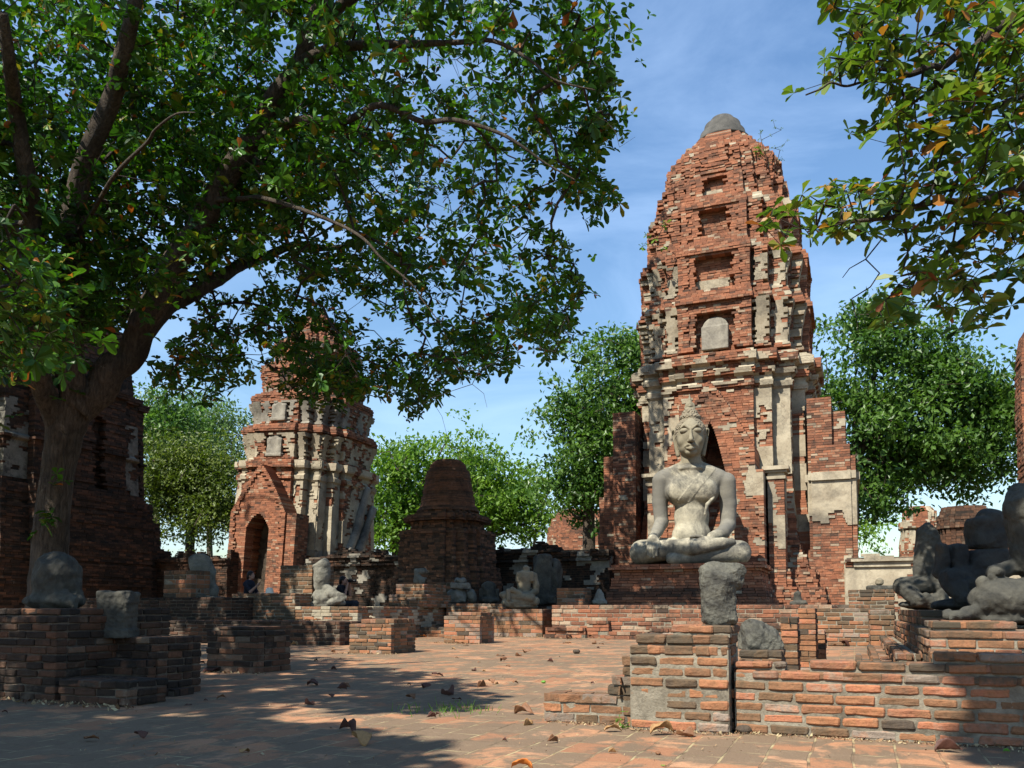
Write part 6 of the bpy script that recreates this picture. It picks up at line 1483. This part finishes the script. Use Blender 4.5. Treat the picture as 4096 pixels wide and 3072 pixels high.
# ------------------------------------------------------------------ visitors
def person(label, px, py_seat, Y, build, facing):
    b = at(px, py_seat, Y); root = thing('person', label, 'person', b, facing); build(root); return root
def seated(root, arm, cam_=False, shirt='shirt', hat=False):
    """sitting figure, local frame: facing +x, seat at z=0"""
    s = Sdf((-.35, -.45, -.55), (.75, .45, .98), .0105)
    s.chain([(0, 0, .08), (.02, 0, .30), (.03, 0, .50)], [.125, .115, .13], k=.05)
    s.cone((.02, -.15, .50), (.02, .15, .50), .065, .065, k=.06)
    s.cone((.03, 0, .52), (.06, 0, .64), .052, .048, k=.03)
    s.ell((.085, 0, .745), (.092, .074, .115), k=.03); s.ell((.12, 0, .69), (.05, .05, .05), k=.03); s.ell((.178, 0, .735), (.018, .012, .020), k=.012)
    for sg in (-1, 1): s.ell((.07, sg * .076, .735), (.02, .01, .03), k=.008); s.ell((.165, sg * .03, .758), (.008, .012, .006), k=.004, sub=True)
    s.ell((.172, 0, .695), (.008, .022, .006), k=.004)
    for sg in (-1, 1):
        s.chain([(0.0, sg * .09, .06), (.42, sg * .12, .10)], [.085, .065], k=.03); s.chain([(.42, sg * .12, .10), (.44, sg * .12, -.38)], [.06, .042], k=.02)
        s.chain([(.43, sg * .12, -.42), (.57, sg * .13, -.45)], [.042, .03], k=.02)
        sh = (.02, sg * .19, .49); el, hd = arm[0 if sg < 0 else 1]
        s.chain([sh, el, hd], [.05, .042, .030], k=.02); d = Vector(hd) - Vector(el); d.normalize()
        s.ell(tuple(Vector(hd) + d * .045), (.038, .038, .038), k=.02)
        for q_ in range(4):
            o = Vector(hd) + d * .07 + Vector((0, (q_ - 1.5) * .017, .0)); s.chain([tuple(o), tuple(o + d * .035), tuple(o + d * (.055 + .008 * (q_ in (1, 2))) + Vector((.012, 0, -.01)))], [.010, .0095, .008], k=.005)
        o = Vector(hd) + d * .03 + Vector((.02, -sg * .03, .0)); s.chain([tuple(o), tuple(o + d * .03 + Vector((.02, -sg * .01, 0)))], [.011, .009], k=.006)
    link_mesh('body', s.mesh('body'), M['skin'], root)
    s = Sdf((-.3, -.4, -.1), (.5, .4, .66), .012)
    s.chain([(0, 0, .06), (.02, 0, .30), (.03, 0, .50)], [.140, .130, .145], k=.05); s.cone((.02, -.16, .50), (.02, .16, .50), .078, .078, k=.06)
    for sg in (-1, 1): el = arm[0 if sg < 0 else 1][0]; sh = Vector((.02, sg * .19, .49)); s.chain([tuple(sh), tuple(sh.lerp(Vector(el), .75))], [.064, .060], k=.03)
    s.rough(.005, 14, 3); s.cone((.03, 0, .58), (.06, 0, .75), .062, .062, k=.01, sub=True)
    link_mesh('shirt', s.mesh('shirt'), M[shirt], root)
    s = Sdf((-.2, -.3, -.45), (.65, .3, .25), .014)
    s.ell((0, 0, .05), (.15, .18, .11), k=0)
    for sg in (-1, 1): s.chain([(0, sg * .09, .06), (.42, sg * .12, .10), (.44, sg * .12, -.34)], [.098, .078, .055], k=.02)
    link_mesh('trousers', s.mesh('trousers'), M['trousers'], root)
    s = Sdf((-.1, -.15, .6), (.25, .15, .92), .0105); s.ell((.06, 0, .775), (.108, .088, .108), k=0); s.ell((.16, 0, .72), (.085, .075, .10), k=.02, sub=True); s.ell((.0, 0, .70), (.06, .07, .07), k=.03)
    link_mesh('hair', s.mesh('hair'), M['hairp'], root)
v1 = person('person in a dark top sitting in profile and raising one hand, below the leaning tower', 992, 2408, 23.4, lambda r: seated(r, [((.22, -.26, .28), (.36, -.16, .46)), ((.16, .24, .24), (.40, .16, .16))]), R(-12))
v2 = person('dark haired person behind the profile statue aiming a camera to the right', 1362, 2427, 23.6, lambda r: seated(r, [((.20, -.22, .34), (.22, -.06, .64)), ((.20, .2, .34), (.24, .07, .64))], shirt='shirt2'), R(-8))
cm = thing('camera', 'black camera with a long lens held up behind the profile statue', 'camera', v2.location + Matrix.Rotation(R(-8), 3, 'Z') @ Vector((.275, 0, .735)), R(-8))
s = Sdf((-.09, -.12, -.08), (.12, .12, .12), .006); s.boxr((0, 0, 0), (.045, .068, .046), .012, k=0); s.boxr((0, 0, .055), (.035, .03, .018), .01, k=.008); s.boxr((.03, -.05, 0), (.03, .02, .04), .012, k=.01)
link_mesh('camera_body', s.mesh('camera_body'), M['blackp'], cm)
lo = lathe_obj('lens', [(0, 0), (.034, 0), (.036, .05), (.040, .06), (.040, .13), (.037, .135), (.0, .128)], M['blackp'], cm, 20); lo.location = (.04, 0, 0); lo.rotation_euler = (0, R(90), 0)
# straw hat lying on the parapet
hb = at(1078, 2372, 21.95); hb.z = L2bH
ht = thing('sun_hat', 'pale sun hat lying on the brown parapet beside the sitting visitor', 'hat', hb)
lathe_obj('brim', [(.10, .012), (.15, .006), (.20, .012), (.205, .02), (.15, .016), (.10, .024)], M['white'], ht, 28, .03)
lathe_obj('hat_crown', [(.105, .016), (.10, .10), (.075, .15), (.03, .165), (0, .167)], M['white'], ht, 28, .02)
# ------------------------------------------------------------------ fallen leaves
def leaf_mesh(name, curl, fold, twist, seed):
    r = random.Random(seed); n, k = 12, 6; V_ = []
    for i in range(n + 1):
        u = i / n; w = .27 * (math.sin(math.pi * min(1, u ** .75)) ** .7) * (1 - .15 * u) if 0 < u < 1 else .012
        for j in range(-k, k + 1):
            q_ = j / k; y = w * q_ * (1 + .12 * math.sin(u * 17 + j)); 
            z = curl * (4 * u * (1 - u)) * .17 + fold * abs(q_) ** 1.4 * w * 1.3 + twist * q_ * w * (u - .5) * 2 + .014 * math.sin(u * 21 + q_ * 9 + seed) + .07 * q_ * math.sin(u * 5 + seed) + .06 * q_ * q_ * math.sin(u * 8 + seed * 2) + .05 * max(0, u - .7) * math.sin(seed * 3.3) * 4
            x = u - .5; V_.append((x * (1 - .18 * abs(curl)), y * (1 - .35 * min(1, abs(fold))), z))
    V_ = np.array(V_); V_[:, 2] -= V_[:, 2].min(); W2 = 2 * k + 1
    I = np.arange((n + 1) * W2).reshape(n + 1, W2); Fc = np.stack([I[:-1, :-1], I[1:, :-1], I[1:, 1:], I[:-1, 1:]], -1).reshape(-1, 4)
    return mesh_np(name, V_, Fc)
LV = [leaf_mesh('fallen_leaf', *a) for a in ((1.0, .5, .3, 1), (.2, 1.3, -.4, 2), (-.5, 1.0, .8, 3), (.8, -.9, .5, 4), (.35, .8, 1.1, 5), (1.25, -.4, -.8, 6), (.1, .25, .4, 7))]
LM = ['dry_leaf', 'dry_leaf_tan', 'dry_leaf_dark', 'orange_leaf']
_lc = {}
def leaf_at(px, py, wpx, k, mat, lab=None, z=0.003, rot=None, name='fallen_leaf', grp='dry leaves scattered on the paving'):
    key = (k, mat)
    if key not in _lc:
        me = LV[k].copy(); me.materials.append(M[mat]); me.polygons.foreach_set('use_smooth', [True] * len(me.polygons)); _lc[key] = me
    g = gnd(px, py, z); o = bpy.data.objects.new(name, _lc[key]); COL.objects.link(o)
    sc_ = wpx / 3300 * g.y * .80; o.scale = (sc_, sc_, sc_ * rnd(.85, 1.2)); o.location = g; o.rotation_euler = (rnd(-.12, .12), rnd(-.12, .12), rot if rot is not None else rnd(-.7, .7) + random.choice((0, math.pi)))
    sol = o.modifiers.new('thickness', 'SOLIDIFY'); sol.thickness = .012
    return tag(o, lab or 'dry curled brown leaf fallen on the brick paving', 'leaf', grp if lab is None else None)
z7 = lambda x, y: (1200 + x / 1.58, 2100 + y / 1.58)
z6 = lambda x, y: (x / 1.58, 2100 + y / 1.58)
for (x, y, w, k, c) in [(970, 790, 45, 0, 1), (1050, 765, 50, 6, 0), (1275, 705, 45, 4, 0), (1430, 810, 75, 3, 0), (1380, 828, 55, 2, 0), (1265, 830, 70, 6, 0), (1285, 862, 70, 3, 0), (990, 843, 32, 0, 0), (1130, 870, 32, 5, 0), (1580, 868, 55, 1, 2), (1315, 896, 50, 0, 0), (1100, 922, 42, 2, 2), (1165, 928, 30, 4, 1), (1215, 1000, 75, 3, 0), (1150, 1030, 85, 1, 0), (1360, 1002, 60, 5, 0), (1245, 1010, 35, 1, 1), (870, 955, 110, 6, 2), (690, 1015, 45, 0, 2), (795, 1035, 85, 3, 2), (930, 1075, 130, 2, 2), (700, 1100, 95, 3, 0), (990, 1105, 80, 6, 2), (75, 1015, 110, 0, 2), (285, 1035, 85, 4, 0), (200, 1090, 65, 3, 2), (60, 1135, 85, 2, 2), (590, 920, 32, 0, 2), (265, 848, 40, 6, 2), (100, 860, 40, 0, 2), (215, 915, 40, 6, 2), (210, 805, 42, 1, 0), (255, 750, 35, 1, 0), (660, 800, 55, 6, 1), (830, 1220, 75, 1, 2), (875, 1200, 45, 4, 2), (1850, 715, 70, 3, 0), (1700, 725, 40, 4, 0), (1695, 748, 50, 6, 1), (1860, 752, 42, 2, 0), (2025, 722, 28, 2, 0), (1885, 780, 26, 1, 2), (1905, 755, 40, 6, 0), (1850, 1003, 32, 4, 2), (1680, 750, 45, 6, 0), (1945, 728, 20, 0, 0)]:
    leaf_at(*z7(x, y), w / 1.58 * 1.05, k, LM[c])
for (x, y, w, k, c) in [(1245, 800, 85, 4, 1), (1240, 830, 60, 2, 1), (1330, 930, 130, 6, 2), (1275, 880, 60, 0, 2), (1400, 1100, 85, 0, 0), (1190, 1140, 60, 6, 2), (1300, 1112, 40, 0, 2), (1975, 1020, 130, 0, 2), (2110, 915, 50, 4, 2), (2160, 1040, 80, 1, 2), (2110, 805, 45, 2, 0), (2000, 862, 42, 0, 2), (580, 1360, 150, 6, 0), (30, 1190, 60, 0, 2), (1860, 760, 60, 4, 1), (2150, 748, 36, 5, 0), (350, 1105, 180, 6, 2)]:
    leaf_at(*z6(x, y), w / 1.58, k, LM[c])
SP = [(z6(890, 1345), 128, 3, 'dry_leaf_dark', 'large dark folded leaf standing up alone in the lower left paving'), (z6(1545, 1440), 110, 5, 'dry_leaf_tan', 'tan arched leaf lying near the bottom edge, left of centre'),
      (z7(300, 1300), 160, 4, 'dry_leaf_dark', 'crumpled purplish leaf in the sunlit patch of the central foreground'), (z7(385, 1395), 210, 3, 'dry_leaf_tan', 'biggest light brown curled leaf in the central foreground'),
      (z7(1445, 1265), 100, 2, 'dry_leaf_tan', 'light brown cupped leaf at the left foot of the low brick stub'), (z7(1415, 1195), 165, 4, 'dry_leaf', 'long twisted pinkish brown leaf touching the end of the low stub'),
      (z7(1292, 1365), 48, 1, 'dry_leaf_dark', 'small dark upright leaf near the bottom centre'), (z7(1595, 1375), 100, 1, 'dry_leaf', 'brown trough-shaped leaf right of the small upright leaf'),
      (z7(1975, 1440), 72, 1, 'dry_leaf_tan', 'small two-winged tan leaf on the paving below the pillar'), ((2452, 2926), 105, 0, 'dry_leaf_tan', None), ((3795, 3008), 128, 1, 'dry_leaf_dark', 'dark boat-shaped leaf in the shade at the foot of the right wall'),
      ((2090, 3082), 150, 0, 'orange_leaf', 'bright orange leaf cut off by the bottom edge of the picture')]
for (p, w, k, c, lab) in SP: leaf_at(p[0], p[1], w / (1.58 if w > 40 and lab and p[1] < 3060 and p[0] < 2460 else 1.0), k, c, lab)
leaf_at(2650, 2938, 150, 0, 'dry_leaf_tan', 'pair of tan leaves leaning against the foot of the foreground pillar', rot=.1); leaf_at(2740, 2944, 95, 2, 'dry_leaf', 'curled brown leaf at the right of the tan leaf by the pillar foot', rot=2.9)
for (x, y, w, c) in [(1650, 2560, 40, 'orange_leaf'), (1690, 2548, 45, 'orange_leaf'), (1740, 2548, 22, 'dry_leaf'), (1790, 2570, 30, 'dry_leaf'), (1835, 2575, 50, 'dry_leaf')]: leaf_at(x, y, w, 6, c)
# leaves lying on top of the bench and in the sunken court
for (x, w, c) in [(1110, 30, 'dry_leaf'), (1225, 26, 'orange_leaf'), (1262, 34, 'orange_leaf'), (1180, 20, 'dry_leaf_tan')]:
    o = leaf_at(2000, 2700, 40, 6, c, None, grp='dry leaves on the low bench'); p = at(x, 2470, L1A.y - .30 - (x - 250) * .0022); o.location = (p.x, p.y + .12, L1H + .004); o.scale = (w / 155,) * 3; o['label'] = 'dry leaf lying on the sunlit top of the long low bench wall'
for (x, y, w, c) in [(3280, 2588, 34, 'dry_leaf'), (3380, 2584, 60, 'dry_leaf_dark'), (3460, 2560, 44, 'dry_leaf_tan'), (3484, 2590, 40, 'dry_leaf_dark'), (3430, 2556, 40, 'dry_leaf_tan'), (3340, 2586, 30, 'dry_leaf')]:
    o = leaf_at(x, y, w, random.choice((3, 4, 0)), c, None, grp='dry leaves in the sunken court'); o['label'] = 'dry leaf lying in the sunken court behind the foreground wall'
# crumbs of brick, straw and leaf litter gathered along the wall feet and in the corners
da = Acc()
def crumbs(A_, B_, n_, spread, mx):
    for _ in range(n_):
        p = A_.lerp(B_, random.random()) - V * abs(random.gauss(0, spread)); s_ = rnd(.004, mx) * (1 if random.random() < .9 else 1.8); d1 = RNG.normal(size=3) * s_; d2 = RNG.normal(size=3) * s_ * .5; d1[2] = abs(d1[2]) * .4
        b_ = np.array((p.x, p.y, .006)); da.add(np.array([b_ - d1 * .5, b_ + d2 * .5, b_ + d1 * .5 + (0, 0, s_ * .5), b_ - d2 * .5 + (0, 0, s_ * .3)]), np.array([[0, 1, 2, 3]]), np.full(4, random.random()))
crumbs(PA, PA + U * PL, 260, .045, .016); crumbs(WO, WO + U * 2.4, 900, .05, .016); crumbs(PA - U * .6 + V * .13, PA + V * .13, 220, .05, .016)
for A_, L_ in ((P2A, P2L), (P3A, P3L), (P4A, P4L), (P5A, P5L), (S1A, S1L), (P1A, P1L)): crumbs(A_ - U * .2, A_ + U * (L_ + .2), 160, .10, .03)
crumbs(MPA - V * .3, MPA - V * .3 + U * 4, 220, .2, .04)
for _ in range(1500):
    p = gnd(rnd(300, 4096), 2560 + 512 * random.random() ** 1.5); crumbs(p, p + V * .02, 1, .01, .010)
mdeb, ntd, bd_ = new_mat('straw_and_brick_crumbs'); ntd.links.new(ramp(ntd, attr(ntd, 'tint'), [(0, (.10, .05, .03)), (.4, (.22, .13, .07)), (1, (.42, .34, .19))]), bd_.inputs['Base Color']); bd_.inputs['Roughness'].default_value = .9
tag(da.obj('debris', mdeb, None, smooth=False), kind='stuff')
# loose bits
def pebble(name, label, px, py, rx, rz, mat, cat='pebble', z=0.0):
    g = gnd(px, py + rz, z); k = g.y / 3276; s = Sdf((-rx * k - .02, -rx * k - .02, -.01), (rx * k + .02, rx * k + .02, 2 * rz * k + .02), max(.0025, rx * k / 9)); s.ell((0, 0, rz * k), (rx * k, rx * k * .9, rz * k), k=0); s.rough(rx * k * .09, 2.2 / (rx * k), px); o = link_mesh(name, s.mesh(name), M[mat]); o.location = g; return tag(o, label, cat)
pebble('brick_fragment', 'small pink brick fragment alone on the sunlit paving', 2307, 2606, 14, 9, 'brick_near', 'brick fragment')
pebble('brick_fragment', 'triangular brick fragment at the foot of the wall beside the pillar', 2975, 2915, 40, 16, 'brick_near', 'brick fragment')
pebble('fallen_fruit', 'small yellow green fruit lying on the paving', 2174, 2727, 9, 5, 'green_leaf', 'fruit')
pebble('snail_shell', 'pale shell lying at the foot of the right wall', 3497, 2938, 13, 8, 'plaster', 'shell')
pebble('pebble', 'pinkish petal-like scrap on the paving below the pillar', 2633, 3012, 11, 7, 'dry_leaf', 'scrap')
def weed(name, label, px, py, pts, leaf, n_, mat='leaf_mid', cat='weed'):
    g = gnd(px, py); sprig(name, label, g, [Vector((g.x + a, g.y + b, c)) for a, b, c in pts], leaf, n_, M[mat], .004, cat)
weed('weed', 'small green weed sprouting at the left foot of the foreground pillar', 2503, 2912, [(-.02, -.01, .035), (.015, -.02, .03), (.0, -.01, .05), (-.035, -.02, .02)], .034, 3)
ga = Acc(); g0 = gnd(1815, 2842)
for _ in range(130):
    b = np.array((random.gauss(0, .17), random.gauss(0, .16), 0)); h = rnd(.015, .05); d = RNG.normal(size=3) * .02; w = .003
    ga.add(np.array([b + (-w, 0, 0), b + (w, 0, 0), b + d + (w * .3, 0, h), b + d + (-w * .3, 0, h)]), np.array([[0, 1, 2, 3]]), np.full(4, .5))
gt = ga.obj('grass', M['leaf_mid'], None, smooth=False); gt.location = g0; tag(gt, kind='stuff')
leaf_at(4028, 3008, 34, 1, 'green_leaf', 'fresh green leaf at the shaded foot of the right wall', rot=-.4)
leaf_at(1384, 2556, 22, 1, 'green_leaf', 'green leaf behind the crumbling pedestal', rot=.6)
leaf_at(2655, 3064, 30, 6, 'green_leaf', 'sliver of green leaf at the bottom edge below the pillar', rot=.1)
